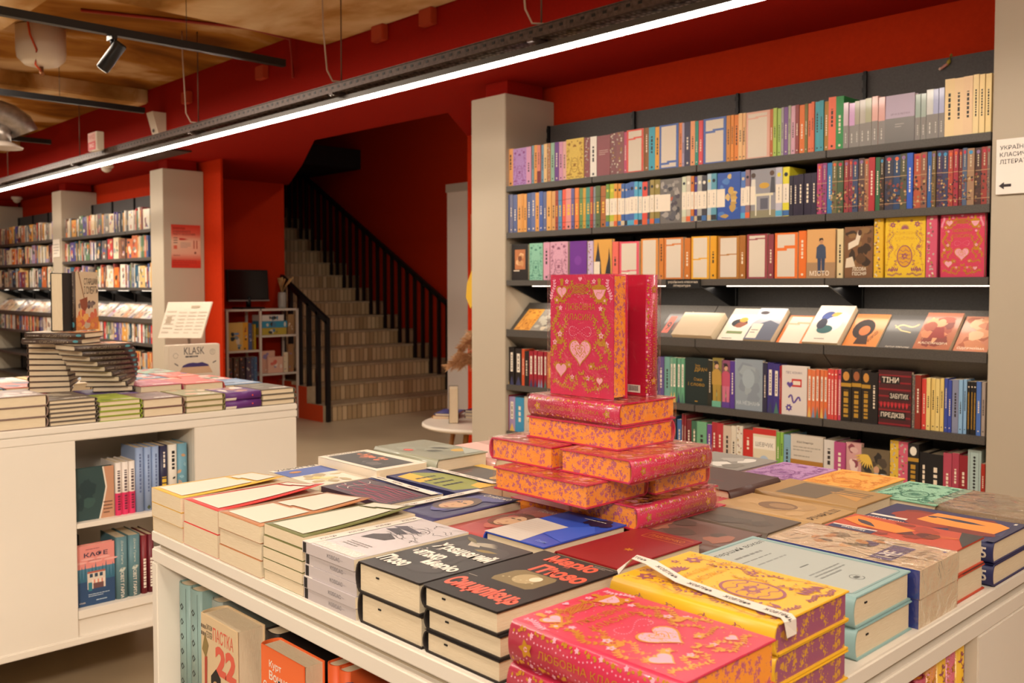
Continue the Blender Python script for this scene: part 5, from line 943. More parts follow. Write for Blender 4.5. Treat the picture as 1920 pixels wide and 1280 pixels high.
# paper bands across four books
def band(path, wd, label, txt):
    P_ = [Vector(p) for p in path]; b = B(); m_ = M('e0d4c8', .6); n = len(P_); k = b.mi(m_); up = Vector((0, 0, .0005))
    tot = [0]
    for p, q in zip(P_, P_[1:]): tot.append(tot[-1] + (q-p).length)
    d = [(P_[min(i+1, n-1)] - P_[max(i-1, 0)]).normalized() for i in range(n)]; s = [Vector((-v.y, v.x, 0)).normalized()*wd/2 for v in d]
    for lay in (Vector(), up):
        vs = [(b.bm.verts.new(p - q + lay), b.bm.verts.new(p + q + lay)) for p, q in zip(P_, s)]
        for a_, c_ in zip(vs, vs[1:]): b.bm.faces.new([a_[0], a_[1], c_[1], c_[0]]).material_index = k
    def fr(x, y, dd):
        for i in range(n-1):
            if x <= tot[i+1] or i == n-2:
                t_ = (x - tot[i])/(tot[i+1]-tot[i]); p = P_[i].lerp(P_[i+1], t_); q = s[i].lerp(s[i+1], t_)
                return p + q.normalized()*y + up + Vector((0, 0, dd))
    ops = []; x = .012
    while x < tot[-1]-.04: ops.append(T_(txt, x, -wd*.18, x+.035, wd*.18, M('3c3430'), 0)); x += .052
    draw(b, ops, fr, .0002)
    tag(b.obj('paper_band'), label, 'paper band')
band([(-.720, .862, .985), (-.706, .876, 1.004), (-.68, .875, 1.003), (-.63, .866, .9950), (-.56, .858, .9935), (-.489, .853, .9935), (-.484, .852, .990), (-.482, .852, .975)], .019, 'white paper band with small print lying across the top yellow book', 'жовтень')
band([(-1.468, 1.032, .967), (-1.42, 1.030, .9675), (-1.35, 1.026, .967), (-1.268, 1.022, .9665)], .016, 'white paper band with print on the dark plum book', 'жовтень')
band([(-1.232, .906, .969), (-1.230, .96, .9685), (-1.232, 1.03, .9685), (-1.232, 1.097, .969)], .016, 'white paper band along the violet-blue paperback', 'жовтень')
band([(-1.45, 1.150, .971), (-1.38, 1.150, .9715), (-1.30, 1.149, .971), (-1.25, 1.148, .9705)], .014, 'narrow white paper band on the blue and yellow book', 'жовтень')

# pink pyramid: film-wrapped copies
PK = dict(W=.146, H=.205, T=.0362)
pink = book_meshes(PK['W'], PK['H'], PK['T'], 'cc1f50', True, art_love, art_love_spine, back=lambda a: [rect(0, 0, 1, a, M('c01838', .4, 0, .3)), rect(.62, .03, .93, .12, W_), *[rect(.76+.012*i, .05, .766+.012*i, .11, BK) for i in range(12)], ('P', leafp(.64, .075, .5, .08), BK)], page=PG_ORANGE, rough=.35, coat=.5)
fm = [film_mesh(PK['W'], PK['H'], PK['T'], s_) for s_ in (1, 2, 3)]
PG = 'film-wrapped pink books of the pyramid'
PYR = [
 ((-1.035, 1.120, .9605, 0), 'in the bottom layer, spine hidden beneath'), ((-.882, 1.305, .9605, 180), 'in the bottom layer, spine towards the blue book'), 
 ((-1.130, 1.180, .9973, 270), 'in the second layer, its orange edges towards the blue and white book'), ((-1.118, 1.332, .9973, 270), 'in the second layer, half hidden at the back'),
 ((-1.188, 1.080, 1.0341, 0), 'in the third layer, rounded spine at its far end'), ((-.880, 1.288, 1.0341, 180), 'in the third layer, decorated spine outwards'),
 ((-1.148, 1.274, 1.0709, 270), 'in the fourth layer, showing only orange page edges'), ((-.947, 1.138, 1.1077, 90), 'lying on top with its gold spine outwards')]
base = None
for i, ((x, y, z, yaw), d) in enumerate(PYR):
    mat = TR(x, y, z) @ RZ(rad(yaw))
    lab = 'film-wrapped pink book %s' % d
    if base is None: base = mk_book(pink, mat, lab, PG, wrap=fm[0])
    else: dup(base, mat, lab, PG)
for (x, y, yw, d) in ((-1.186, 1.11, 0, 'one end'), (-1.034, 1.11, 0, 'other end')):
    pass
for k, (x, y) in enumerate(((-1.185, 1.125), (-1.035, 1.240))):
    for q in range(2):
        b = B(); b.box(.001, .145, .001, .203, .001, .0338, PG_ORANGE); b.box(0, .146, 0, .205, 0, .0015, ROSE); b.box(0, .146, 0, .205, .0335, .0346, ROSE); put_stuff(b, TR(x, y, .8905 + q*.0348))
dup(base, TR(-1.131, 1.166 + .0362, 1.1450) @ FACE, 'pink book standing upright on the pyramid, front cover with hearts showing', PG)
# second upright copy: back cover towards the viewer, spine to the right
dup(base, TR(-.985, 1.249, 1.1450) @ RZ(PI) @ FACE, 'pink book standing upright behind the first, dark red back cover showing', PG)

# books in the open shelves of the near table
def upright(x, y, z, yaw, W, H, T, c, lab, art=None, sart=None, face=False, hard=True, grp='books in the shelf under the near table', page=None, lean=0, coat=0, ribbon=0):
    ms = book_meshes(W, H, T, c, hard, art, sart, page=page, coat=coat, ribbon=ribbon)
    return mk_book(ms, TR(x, y, z) @ RZ(rad(yaw)) @ (FACE if face else SPINE), lab, grp, name='hardback_book')
ORN = lambda a: [('L', [(.2, a*.03), (.8, a*.03), (.8, a*.97), (.2, a*.97), (.2, a*.03)], .02, M('5c6c68')), *[op for i in range(int(a*1.6)) for op in (('L', [(.38, .3+.62*i), (.5, .18+.62*i), (.62, .3+.62*i), (.5, .42+.62*i), (.38, .3+.62*i)], .05, BK),)]]
for i, (x, l) in enumerate(((-1.643, 'next to the panel'), (-1.597, 'beside its twin'))):
    upright(x, .722, .575, 0, .16, .218, .044, '8ea9a4', 'pale sea-green ornamented thick volume standing under the table, %s' % l, sart=ORN)
upright(-1.551, .74, .575, 0, .16, .205, .040, '9aa29a', 'grey volume behind the face-out book under the table')
def A_p22(a): return [T_('ПАСТКА', .36, a*.82, .90, a*.93, M('d8604c'), .01), T_('22', .42, a*.56, .97, a*.80, M('d8604c'), .05), T_('ДЖОЗЕФ', .18, a*.88, .34, a*.93, BK), T_('ГЕЛЛЕР', .18, a*.82, .34, a*.87, BK), *[rect(.03+.05*i, a*(.82+.06*j), .065+.05*i, a*(.85+.06*j), M('6c5c4c')) for i in range(3) for j in range(2)],
    ('P', [(.30, a*.52), (.44, a*.60), (.56, a*.54), (.56, a*.48), (.30, a*.46)], BK), ('P', ell(.43, a*.42, .1, .12), M('c09c74')), ('P', [(.2, a*.1), (.7, a*.1), (.62, a*.34), (.28, a*.34)], M('4c443c')), ('P', [(.12, a*.34), (.18, a*.34), (.2, a*.66), (.13, a*.66)], M('b04434')), ('P', [(.06, a*.7), (.16, a*.64), (.24, a*.76), (.14, a*.84)], M('8c7848')), ('P', [(.6, a*.3), (.8, a*.36), (.78, a*.4), (.6, a*.36)], M('4c443c'))]
upright(-1.497, .745, .575, 0, .132, .205, .05, 'd9bf98', 'thick cream novel with red lettering and an officer, facing out under the table', art=A_p22, face=True)
upright(-1.363, .742, .575, 0, .13, .20, .042, '28201e', 'black-spined copy standing beside the cream officer novel', sart=lambda a: [T_('ДЖОЗЕФ', .5-.9, a*.5-.16, .5+.9, a*.5+.16, GO, 0, -PI/2)])
def A_syr(a): return [T_('Курт', .22, a*.84, .5, a*.91, W_, .02), T_('Воннеґут', .22, a*.74, .9, a*.83, W_, .02), T_('Сирени', .08, a*.64, .55, a*.73, W_, .02), T_('Титана', .26, a*.54, .72, a*.63, W_, .02), ('P', [(0, 0), (1, 0), (1, a*.3), (.5, a*.5), (0, a*.4)], M('8c6874'))]
upright(-1.312, .742, .575, 0, .13, .20, .036, 'f07038', 'orange novel with white lettering facing out under the table', art=A_syr, face=True)
for i in range(2): upright(-1.178+.03*i, .742, .575, 0, .13, .20, .028, 'ea6430', 'orange spine standing beside the orange novel, %s one' % ('first', 'second')[i], sart=lambda a: lines_v(.35, a*.3, .65, a*.8, W_, random.Random(2)))
upright(-1.112, .742, .575, 0, .125, .19, .03, '3c4c74', 'dark blue film-wrapped book facing out under the table', art=lambda a: blobs(140, ['5c6c8c', '34405c'], 8, a, .2, .5), face=True, coat=.8)
upright(-.98, .75, .575, 0, .13, .19, .036, '2c3454', 'navy spine at the end of the books under the table')
YS = [('8c1c28', 'film-wrapped dark red'), ('e07038', 'orange'), ('a82c48', 'wine red'), ('c04c64', 'deep pink'), ('d8904c', 'amber'), ('e8b42c', 'yellow'), ('d06878', 'rose'), ('ecb82e', 'bright yellow')]
for i, (c, d) in enumerate(YS):
    sa = (lambda a: vine(wavy(.5, a*.05, .5, a*.95, .2, 40, 9), PURP, .03, PURP, .2)) if i in (5, 7) else art_love_spine
    upright(-.505, 1.112 + .0325*i, .62, 90, .14, .195 + (.012 if i > 3 else 0), .032, c, '%s ornamented spine standing in the side shelf, %s from the front' % (d, ordn(i+1)), sart=sa, page=PG_ORANGE, coat=.6)

# far white table
LX1 = -2.955; LX0 = -4.20; LY0, LY1 = -.55, 1.748
t = table('display_table', LX0, LX1, LY0, LY1, 'long white display cabinet with an open niche of books, across the aisle', .911, cb=(.862, .888))
for b_, nm in ((B().box(LX1-.02, LX1, LY0, .984, .255, .862, WHITE, .002), 'front_panel'), (B().box(LX1-.02, LX1, 1.362, LY1-.004, .255, .862, WHITE, .002), 'front_panel'), (B().box(LX0, LX1-.021, LY1-.024, LY1-.004, .255, .862, WHITE, .002), 'side_panel'),
        (B().box(LX1-.3, LX1-.02, .964, .984, .255, .862, WHITE), 'divider_panel'), (B().box(LX1-.3, LX1-.02, 1.362, 1.382, .255, .862, WHITE), 'divider_panel'), (B().box(LX1-.32, LX1-.3, .964, 1.382, .255, .862, WHITE), 'back_panel'),
        (B().box(LX1-.3, LX1-.002, .985, 1.361, .591, .606, WHITE, .001), 'shelf'), (B().box(LX1-.3, LX1-.001, .985, 1.361, .312, .338, WHITE, .001), 'shelf'), (B().box(LX1-.03, LX1-.012, .985, 1.361, .258, .312, WHITE), 'kick_panel'),
        (B().box(LX0, LX1+.006, LY0, LY1, .236, .258, WHITE, .003), 'base_panel'), (B().box(LX0+.1, LX1-.75, LY0+.1, LY1-.3, 0, .236, M('3c3430', .7)), 'plinth'), (B().box(LX0, LX0+.02, LY0, LY1-.024, .255, .862, WHITE), 'back_panel')):
    add(b_.obj(nm, t), t)
NG = 'books in the niche of the white cabinet'
def nb(y, z, W, H, T, c, lab, art=None, sart=None, face=False, x=-2.985, hard=True, coat=0):
    # spines and fronts face +X: yaw 90
    ms = book_meshes(W, H, T, c, hard, art, sart, coat=coat)
    return mk_book(ms, TR(x - (T if face else 0)*0 + 0, y, z) @ RZ(PI/2) @ ((TR(0, T, 0) @ FACE) if face else SPINE), lab, NG, name='hardback_book')
nb(.990, .606, .118, .162, .02, '2c4444', 'book with a dark sea and orange glow facing out in the niche', lambda a: [('P', [(.62, 0), (1, 0), (1, a), (.72, a), (.80, a*.6), (.72, a*.3)], M('c08c6c')), ('L', [(.62, 0), (.72, a*.3), (.80, a*.6), (.72, a)], .04, M('e0d4c4')), *[('P', leafp(.3, a*(.4+.08*i), 1.2-.4*i, .25, .15), M('e8643c')) for i in range(4)], *blobs(151, ['1c3438', '34504c'], 6, a, .2, .5, (0, 0, .6, 1)), *lines(.72, a*.08, .95, a*.35, 4, M('6c4838'))], face=True)
for i in range(3): nb(1.112+.0215*i, .606, .12, .168, .021, 'e6dad0', 'white spine with crimson lower half in the niche, %s of three' % ordn(i+1), sart=lambda a: [rect(0, 0, 1, a*.42, M('d83060')), *lines_v(.3, a*.45, .7, a*.85, M('5c4c50'), random.Random(3)), *lines_v(.3, a*.1, .7, a*.4, M('6c1c34'), random.Random(4))])
nb(1.177, .606, .12, .208, .027, '8da0c4', 'light blue thick spine in the niche, first of three', sart=lambda a: lines_v(.4, a*.3, .6, a*.9, M('5c6c94'), random.Random(3)))
for i in range(2): nb(1.205+.025*i, .606, .12, .206, .0245, '92a6ca', 'light blue slimmer spine in the niche, %s of two' % ordn(i+1), sart=lambda a: lines_v(.4, a*.3, .6, a*.9, M('5c6c94'), random.Random(3)) + [('P', leafp(.5, a*.02, 1.57, .6, .4), M('4c5438'))])
nb(1.255, .606, .12, .205, .028, '262444', 'navy spine with yellow lettering in the niche', sart=lambda a: lines_v(.25, a*.1, .75, a*.5, M('e0b838'), random.Random(5)) + lines_v(.4, a*.65, .6, a*.9, W_, random.Random(6)))
nb(1.284, .606, .12, .205, .031, 'e4dcd0', 'white spine with a small bird in the niche', sart=lambda a: lines_v(.35, a*.6, .65, a*.9, BK, random.Random(7)) + [('P', leafp(.4, a*.45, .5, .4), BK), ('L', wavy(.3, a*.15, .6, a*.3, .1), .04, M('5c7c8c'))])
nb(1.316, .606, .12, .205, .034, '6c9cb0', 'teal patterned spine at the end of the niche', sart=lambda a: [('P', leafp(.3+.3*(i % 2), a*(.1+.12*i), i, .5, .3), M('8cb8c8' if i % 2 else 'c89c74')) for i in range(7)])
def A_kafe(a): return [rect(0, 0, 1, a*.42, M('28466c')), rect(0, a*.42, 1, a*.62, M('4c7c94')), *[('P', [(.0+.09*i, a*.40), (.05+.09*i, a*(.62+.05*(i % 3))), (.1+.09*i, a*.40)], M('30647c')) for i in range(11)], *[('P', ell(.2*i+.1, a*(.72+.05*(i % 2)), .18, .03), M('e8a8a0')) for i in range(5)], rect(.28, a*.27, .75, a*.55, M('d8c8b8')), rect(.28, a*.53, .75, a*.56, M('b05c4c')), *[rect(.34+.13*i, a*.46, .42+.13*i, a*.52, M('2c4458')) for i in range(3)], *[rect(.40+.05*i, a*.36, .425+.05*i, a*.42, M('e06c50' if i % 2 else 'f0d8c8')) for i in range(7)], rect(.43, a*.27, .7, a*.36, M('6c4848')), rect(.30, a*.24, .40, a*.38, M('2c7484')),
    T_('КАФЕ', .2, a*.80, .82, a*.88, M('2c2c48'), .02), *lines(.3, a*.73, .78, a*.76, 1, M('9c5c64')), *lines(.25, a*.92, .75, a*.95, 1, M('8c4c54')), *lines(.3, a*.14, .85, a*.2, 2, M('b8c8d4')), *lines(.5, a*.06, .9, a*.1, 1, M('b8c8d4')), T_('vivat', .06, a*.05, .22, a*.08, M('e8dccc'))]
nb(.990, .338, .116, .190, .02, 'e08c84', 'pink and blue cafe-scene novel facing out in the lower niche', A_kafe, face=True)
for i in range(2): nb(1.110+.040*i, .338, .13, .198, .038, '5c8088', 'teal-grey thick spine with silver lettering in the lower niche, %s of two' % ordn(i+1), sart=lambda a: [T_('Джон Ґрінґе', .5-1.0, a*.75-.12, .5+1.0, a*.75+.12, M('c8ccc0'), 0, -PI/2), T_('СВІТ ҐАРПА', .5-1.1, a*.22-.16, .5+1.1, a*.22+.16, W_, .01, -PI/2), ('P', leafp(.25, a*.45, .4, .6, .3), M('c4c8bc'))])
nb(1.190, .338, .13, .190, .021, '7c2028', 'dark red spine with white lettering in the lower niche', sart=lambda a: lines_v(.3, a*.1, .7, a*.6, W_, random.Random(8)))
nb(1.212, .338, .13, .190, .021, '6c1c28', 'maroon spine at the end of the lower niche row', sart=lambda a: lines_v(.3, a*.1, .7, a*.6, W_, random.Random(9)))
for (y, z, w_, h, c, l) in ((1.0, .606, .10, .175, '4c3c30', 'upper'), (1.01, .338, .12, .205, '2c2420', 'lower')):
    ms = book_meshes(.11, h, .02, c); mk_book(ms, TR(-3.07, y, z) @ RZ(PI/2) @ SPINE, 'brown book standing behind the face-out one in the %s niche' % l, NG)
# stacks on the far table
LG = 'books stacked on the far white table'
def fart(seed, pal): return lambda a: blobs(seed, pal, 8, a, .2, .5) + lines(.15, a*.8, .85, a*.92, 1, W_, seed, .6)
FR = 'along the far table edge'
for (y0, y1, T, n, c, d, pal, ex) in (
    (.772, .908, .0325, 3, '8c7468', 'pinkish patterned thick book', ['c8a8a0', '9c8078', 'd8c4b8'], {}),
    (.915, 1.053, .0128, 6, '6c6054', 'grey thin book', ['8c8478', '6c88b8', 'a89c88'], {}),
    (1.060, 1.190, .0156, 4, '9aa83a', 'lime green book', ['7c8c34', 'b4bc4c'], {}),
    (1.197, 1.330, .0290, 2, '7c5a50', 'brown lettered book', ['8c6c60', '6c4c44'], {}),
    (1.337, 1.470, .0190, 3, '8c8450', 'peach-topped book', ['d8a480', 'c8b498', 'e0c4a8'], {}),
    (1.613, 1.744, .0190, 3, '706454', 'grey-green book', ['6c6858', '8c8474'], {})):
    stack(-3.168, -2.962, y0, y1, 270, T, n, c, d, FR, z=.911, art=fart(int(y0*100), pal), group=LG, **ex)
stack(-3.12, -2.962, 1.476, 1.608, 180, .0285, 2, '5c2470', 'purple-spined book with pink cover', FR, z=.911, art=fart(17, ['c8988c', 'e8d8cc', 'a8705c']), group=LG, bulge=.003, sart=lambda a: [rect(0, a*.7, .35, a, W_), ('P', ell(.5, a*.25, .1), M('d84c3c'))])
for i, (y0, y1, T, n, c, d, pal) in enumerate(((.80, .945, .027, 2, 'c8a088', 'orange and pink sheet-like book', ['d88c5c', '8c9cc0', 'e0c0a0']), (.955, 1.11, .027, 2, 'b89c9c', 'pinkish floral book', ['c8a8a8', 'dcc4bc']), (1.120, 1.272, .0285, 2, '7c68a4', 'violet book', ['8c7cb0', '7464a0']), (1.278, 1.428, .0385, 2, 'b84860', 'deep pink thick-spined book', ['c8788c', 'c86c6c']), (1.434, 1.580, .037, 2, 'cc5c54', 'coral red thick book', ['d86858', 'd85c50']), (1.588, 1.738, .0295, 2, '7c98b8', 'light blue book', ['5c6c84', '9cb4cc']))):
    stack(-3.395, -3.186, y0, y1, 270, T, n, c, d, 'in the second row of the far table', z=.911, art=fart(200+i, pal), group=LG, hide=True)
for r_, (x0, x1) in enumerate(((-3.62, -3.41), (-3.845, -3.635), (-4.07, -3.86))):
    y = .70 if r_ else 1.30
    k = 0
    while y < 1.60:
        w_ = R.uniform(.13, .15); c = R.choice(['d86858', 'e09070', 'b8c4c8', '5c7c9c', 'e0c8a0', '8ca890', 'c85c50', 'd8b060', '7c8c9c', 'dcd4c8'])
        stack(x0, x1, y, y+w_, 270, .0285, 2, c, '%s book' % cname(c), 'in the %s row of the far table, %s from its near end' % (('third', 'fourth', 'fifth')[r_], ordn(k+1)), z=.911, art=fart(300+k+r_*10, [R.choice(PALS) for _ in range(4)]), group=LG, hide=True)
        y += w_ + .006; k += 1
stack(-3.62, -3.41, .70, .86, 270, .0305, 5, 'd8c4a8', 'pink-topped cream book', 'at the back of the far table', z=.911, art=fart(400, ['d8988c', 'c88c80']), group=LG)
# the tall pile of dark-spined novels
NVT = 'dark-spined novels piled on the far table'
NW, NH, NT = .130, .200, .0186
def A_spade(a): return [rect(0, 0, 1, a, M('cdb898')), rect(0, 0, 1, a*.22, M('c87c40')), *blobs(501, ['d89048', 'c86c50', 'e0a85c', 'b8a890', 'c8604c'], 18, a, .15, .35, (0, 0, 1, .42)), *blobs(502, ['8c5c44', '5c4c50', '7c6c64'], 8, a, .1, .3, (0, .34, 1, .52)), ('L', [(.12, a), (.36, a*.55)], .035, M('8c6040')), ('P', [(.16, a*.52), (.50, a*.57), (.50, a*.40), (.40, a*.32), (.22, a*.38)], M('8c4c34')), T_('СТАРШИЙ', .36, a*.78, .96, a*.92, M('3c3430'), .0), T_('І СМЕРТЬ', .36, a*.62, .98, a*.75, M('3c3430'), .0)]
def S_nov(a): return [T_('СТАРШИЙ І СМЕРТЬ', .5-a*.24, a*.46-.26, .5+a*.24, a*.46+.26, M('a8987c'), 0, -PI/2), *lines_v(.4, a*.76, .6, a*.95, M('8c8074'), random.Random(2)), ('P', ell(.5, a*.1, .22, .5), M('4c8c98'))]
nov = book_meshes(NW, NH, NT, '4a3a32', True, A_spade, S_nov, bulge=.002)
nb0 = None
def put(mat, lab):
    global nb0
    if nb0 is None: nb0 = mk_book(nov, mat, lab, NVT)
    else: dup(nb0, mat, lab, NVT)
for i in range(9):
    f = i/8.0; z = .972 + i*.0189
    a = 27 + 42*(1-f)
    cx, cy = -3.40 + (-3.415+3.40)*f, 1.005 + (.987-1.005)*f      # spine-tail corner
    put(TR(cx + .03*(1-f), cy - .03*(1-f), z) @ RZ(rad(a)), 'dark novel in the pile with spines hidden, %s from the bottom' % ordn(i+1))
for i in range(9):
    f = i/8.0; z = .972 + i*.0189
    a = 189 + 58*(1-f)
    # head-spine corner near the viewer: (-3.114,1.04) on top, swinging outwards below
    hx, hy = -3.114 - .10*(1-f), 1.040 + .225*(1-f)
    yv = Vector((math.cos(rad(a+90)), math.sin(rad(a+90)), 0))*NH
    put(TR(hx - yv.x, hy - yv.y, z) @ RZ(rad(a)), 'dark novel in the fanned pile with spines outwards, %s from the bottom' % ordn(i+1))
put(TR(-3.15, 1.075, 1.1425) @ RZ(rad(314)) @ RZ(PI) @ TR(-.0, 0, 0), 'dark novel bridging the two piles, pages outwards')
put(TR(-3.15, 1.085, 1.1615) @ RZ(rad(134)), 'dark novel lying on top of the piles with its spine outwards')
put(TR(-3.305, 1.112, 1.1805) @ RZ(rad(128)) @ TR(0, 0, 0) @ TR(0, .02, 0) @ FACE, 'cream-covered novel with a spade picture standing on the pile')
msA = book_meshes(.125, .195, .045, '1c1818', True)
mk_book(msA, TR(-3.325, 1.130, 1.1805) @ RZ(rad(128)) @ RZ(PI) @ TR(-.045, -.008, 0) @ FACE, 'thick black book standing on the pile with pale pages outwards', NVT)

# ---------------------------------------------------------------- white rack with monitor by the stairs
WF = M('d8cdbf', .5)
RX1, RX0, RY0, RY1 = -8.34, -8.62, 4.18, 4.94
t = empty('metal_rack', (0, 0, 0), 0, 'white tubular rack of boxes and picture books beside the stair railing', 'rack')
for y in (RY0, 4.53, RY1):
    for x in (RX1, RX0):
        add(B().box(x-.011, x+.011, y-.011, y+.011, 0, 1.11, WF, .002).obj('post', t), t)
for z, y0, y1 in ((1.11, RY0, RY1), (.85, 4.53, RY1), (.71, RY0, 4.53), (.47, 4.53, RY1), (.40, RY0, 4.53), (.12, RY0, RY1)):
    add(B().box(RX0, RX1+.011, y0, y1, z-.02, z, WF, .002).obj('rack_shelf', t), t)
def bookx(x, y, z, w_, h, T, c, lab, seed, grp='books in the white rack'):
    b = B(); b.box(-T, 0, 0, w_, 0, h, M(c, .5)); b.box(-T+.002, -.002, .002, w_-.001, h-.003, h+.0004, PAPER)
    draw(b, blobs(seed, PALS + ['e0b040', '5c90c0'], 9, h/w_, .15, .5), planef((0, 0, 0), (0, 1, 0), (0, 0, 1), w_)); tag(b.obj('book', None, (x, y, z)), lab, 'book', grp)
bookx(-8.37, 4.21, .71, .15, .27, .02, 'd8b060', 'tall yellow picture book facing out in the white rack', 601)
bookx(-8.39, 4.365, .71, .06, .27, .1, 'e0a030', 'orange picture book spine in the white rack', 602)
bookx(-8.39, 4.43, .71, .035, .26, .1, '4c5c8c', 'blue picture book spine in the white rack', 603)
bookx(-8.39, 4.468, .71, .02, .24, .1, '8c7030', 'ochre slim spine in the white rack', 604)
bookx(-8.39, 4.490, .71, .018, .25, .1, 'd8b428', 'yellow slim spine at the rack post', 605)
for i, (y, c) in enumerate(((4.2, '5c4438'), (4.27, '6c5040'), (4.33, '4c3c3c'), (4.40, '5c4c5c'), (4.45, '4c5c7c'), (4.485, '5c7ca0'))): bookx(-8.38, y, .40, .05 if i < 4 else .03, .24, .1, c, '%s spine on the lower rack shelf, %s from the near post' % (cname(c), ordn(i+1)), 610+i)
for i, (z, h, c, d, w_) in enumerate(((.85, .07, 'b8a03c', 'meadow-picture', .27), (.921, .065, '3c90b0', 'blue', .28), (.987, .06, 'd8d0c8', 'white', .24))):
    b = B(); b.box(-.2, 0, 0, w_, 0, h, M(c, .5), .003); draw(b, blobs(620+i, [c, 'd8d0c0', '4c7c9c', '3c3c3c'], 6, h/w_, .1, .25), planef((0, 0, 0), (0, 1, 0), (0, 0, 1), w_)); tag(b.obj('game_box', None, (-8.36, 4.56, z)), '%s board-game box in the stack on the white rack' % d, 'game box', 'game boxes on the rack')
for i, (y, z, w_, h, c, d) in enumerate(((4.56, .47, .16, .22, 'd8a890', 'pink back'), (4.62, .471, .17, .16, 'e0b098', 'small pink front'), (4.80, .47, .045, .20, 'e8d8b8', 'cream slim'), (4.85, .47, .06, .28, 'a07850', 'brown tall'), (4.85, .85, .07, .2, '9c7850', 'brown upright'))):
    bx_ = -8.40 if i in (0,) else -8.36 + .0*i
    b = B(); b.box(-.03, 0, 0, w_, 0, h, M(c, .5), .002); draw(b, blobs(630+i, ['d86c5c', 'e8d8c8', '8c7ca4', c], 5, h/w_, .15, .4), planef((0, 0, 0), (0, 1, 0), (0, 0, 1), w_)); tag(b.obj('game_box', None, (bx_, y, z)), '%s picture box standing on the white rack' % d, 'game box', 'game boxes on the rack')
t = empty('monitor', (-8.46, 4.47, 1.11), rad(6), 'black flat monitor with a silver lower edge standing on the white rack', 'monitor')
h = B().box(-.02, .02, -.235, .235, .075, .385, BLACKM, .006).obj('screen_housing', t, None, (0, rad(-4), 0)); add(h, t)
add(B().box(.0195, .0215, -.222, .222, .098, .372, M('060608', .15)).obj('screen', h), h); add(B().box(.018, .024, -.235, .235, .075, .086, M('a8a4a0', .35, .5)).obj('silver_bezel', h), h)
add(B().tube([(0, 0, .02), (0, 0, .12)], .025, BLACKM, 12).box(-.10, .10, -.13, .13, 0, .018, BLACKM, .006).obj('stand', t), t)
t = empty('vase_with_dried_grass', (-8.46, 4.84, 1.11), 0, 'small grey vase with a spray of dried wheat beside the monitor', 'vase')
add(B().lathe([(.035, 0), (.04, .02), (.042, .13), (.036, .16), (.034, .162)], M('a8a29a', .4)).obj('vase', t), t)
b = B(); rr = random.Random(9)
for i in range(16):
    a, e = rr.uniform(0, 6.28), rr.uniform(.03, .12); p = [(0, 0, .15), (math.cos(a)*e*.4, math.sin(a)*e*.4+.01, .22), (math.cos(a)*e, math.sin(a)*e+.04, .27 + rr.uniform(0, .05))]
    b.tube(p, [.002, .002, .009], M('c8a068' if i % 2 else 'b88c54', .8), 5)
add(b.obj('dried_grass', t), t)
# tilted price board and game box by the poster pillar
t = empty('notice_board_stand', (-6.0, 2.75, 0), 0, 'white tilted notice board with columns of small print on a slim stand', 'notice board')
h = B().prism([(-.335+.0, 2.6-2.75, .985), (.31, 2.6-2.75, 1.01), (.31, 2.675-2.75, 1.235), (-.335, 2.675-2.75, 1.225)], (0, .008, -.002), M('d6c8b4', .5)).obj('board', t, (.155, 0, 0)); add(h, t)
b = B(); draw(b, [*lines(.03, .03, .18, .2, 6, M('b8a894'), 3), rect(.05, .10, .13, .15, M('a08c74')), *lines(.22, .03, .34, .19, 7, M('c0b09c'), 4), *lines(.37, .03, .48, .19, 7, M('c0b09c'), 5), *lines(.51, .03, .62, .19, 7, M('c0b09c'), 6), rect(.38, .205, .5, .22, M('a89478'))], planef((-.335, -.151, .985), (1, 0, .03), (0, .303, .953))); add(b.obj('board_lettering', h), h)
add(B().tube([(.14, -.09, 1.1), (.14, -.06, .8), (.14, 0, .02)], .009, M('a89c8c', .4, .4), 8).box(-.01, .29, -.13, .13, 0, .02, M('a89c8c', .4, .4), .004).obj('stand', t), t)
t = empty('side_table', (-5.26, 2.40, 0), 0, 'dark side table holding the white game box before the poster pillar', 'table')
add(B().box(-.16, .10, -.20, .20, .767, .787, M('3c3028', .6), .003).obj('table_top', t), t)
for sx_ in (-.14, .08):
    for sy_ in (-.18, .18): add(B().box(sx_-.012, sx_+.012, sy_-.012, sy_+.012, 0, .767, M('3c3028', .6)).obj('leg', t), t)
t = empty('board_game_box', (-5.2, 2.246, .788), 0, 'white board-game box marked KLASK with dark sketches, below the tilted notice board', 'game box')
add(B().box(-.08, 0, 0, .435, 0, .285, M('d8cbb8', .5), .006).obj('box', t), t)
b = B(); K2 = M('3c3840', .5)
draw(b, [T_('KLASK', .13, .205, .30, .265, K2, 0), *lines(.14, .18, .29, .195, 1, K2, 2, .8), ('P', [(.12, .12), (.16, .135), (.20, .14), (.24, .135), (.28, .14), (.33, .12), (.34, .105), (.11, .105)], M('3c3068')), ('P', [(.11, .105), (.34, .105), (.37, .05), (.08, .05)], M('c8a484')), ('L', ell(.37, .22, .022), .003, M('8c8074')), ('L', ell(.37, .222, .009), .003, M('8c8074')), ('L', ell(.06, .2, .02), .003, M('a09484')), ('L', [(.05, .14), (.08, .12)], .008, K2), ('L', [(.37, .13), (.40, .145)], .008, K2)], planef((.0005, 0, 0), (0, 1, 0), (0, 0, 1)))
add(b.obj('box_print', t), t); t.scale = (.722, .722, .722)
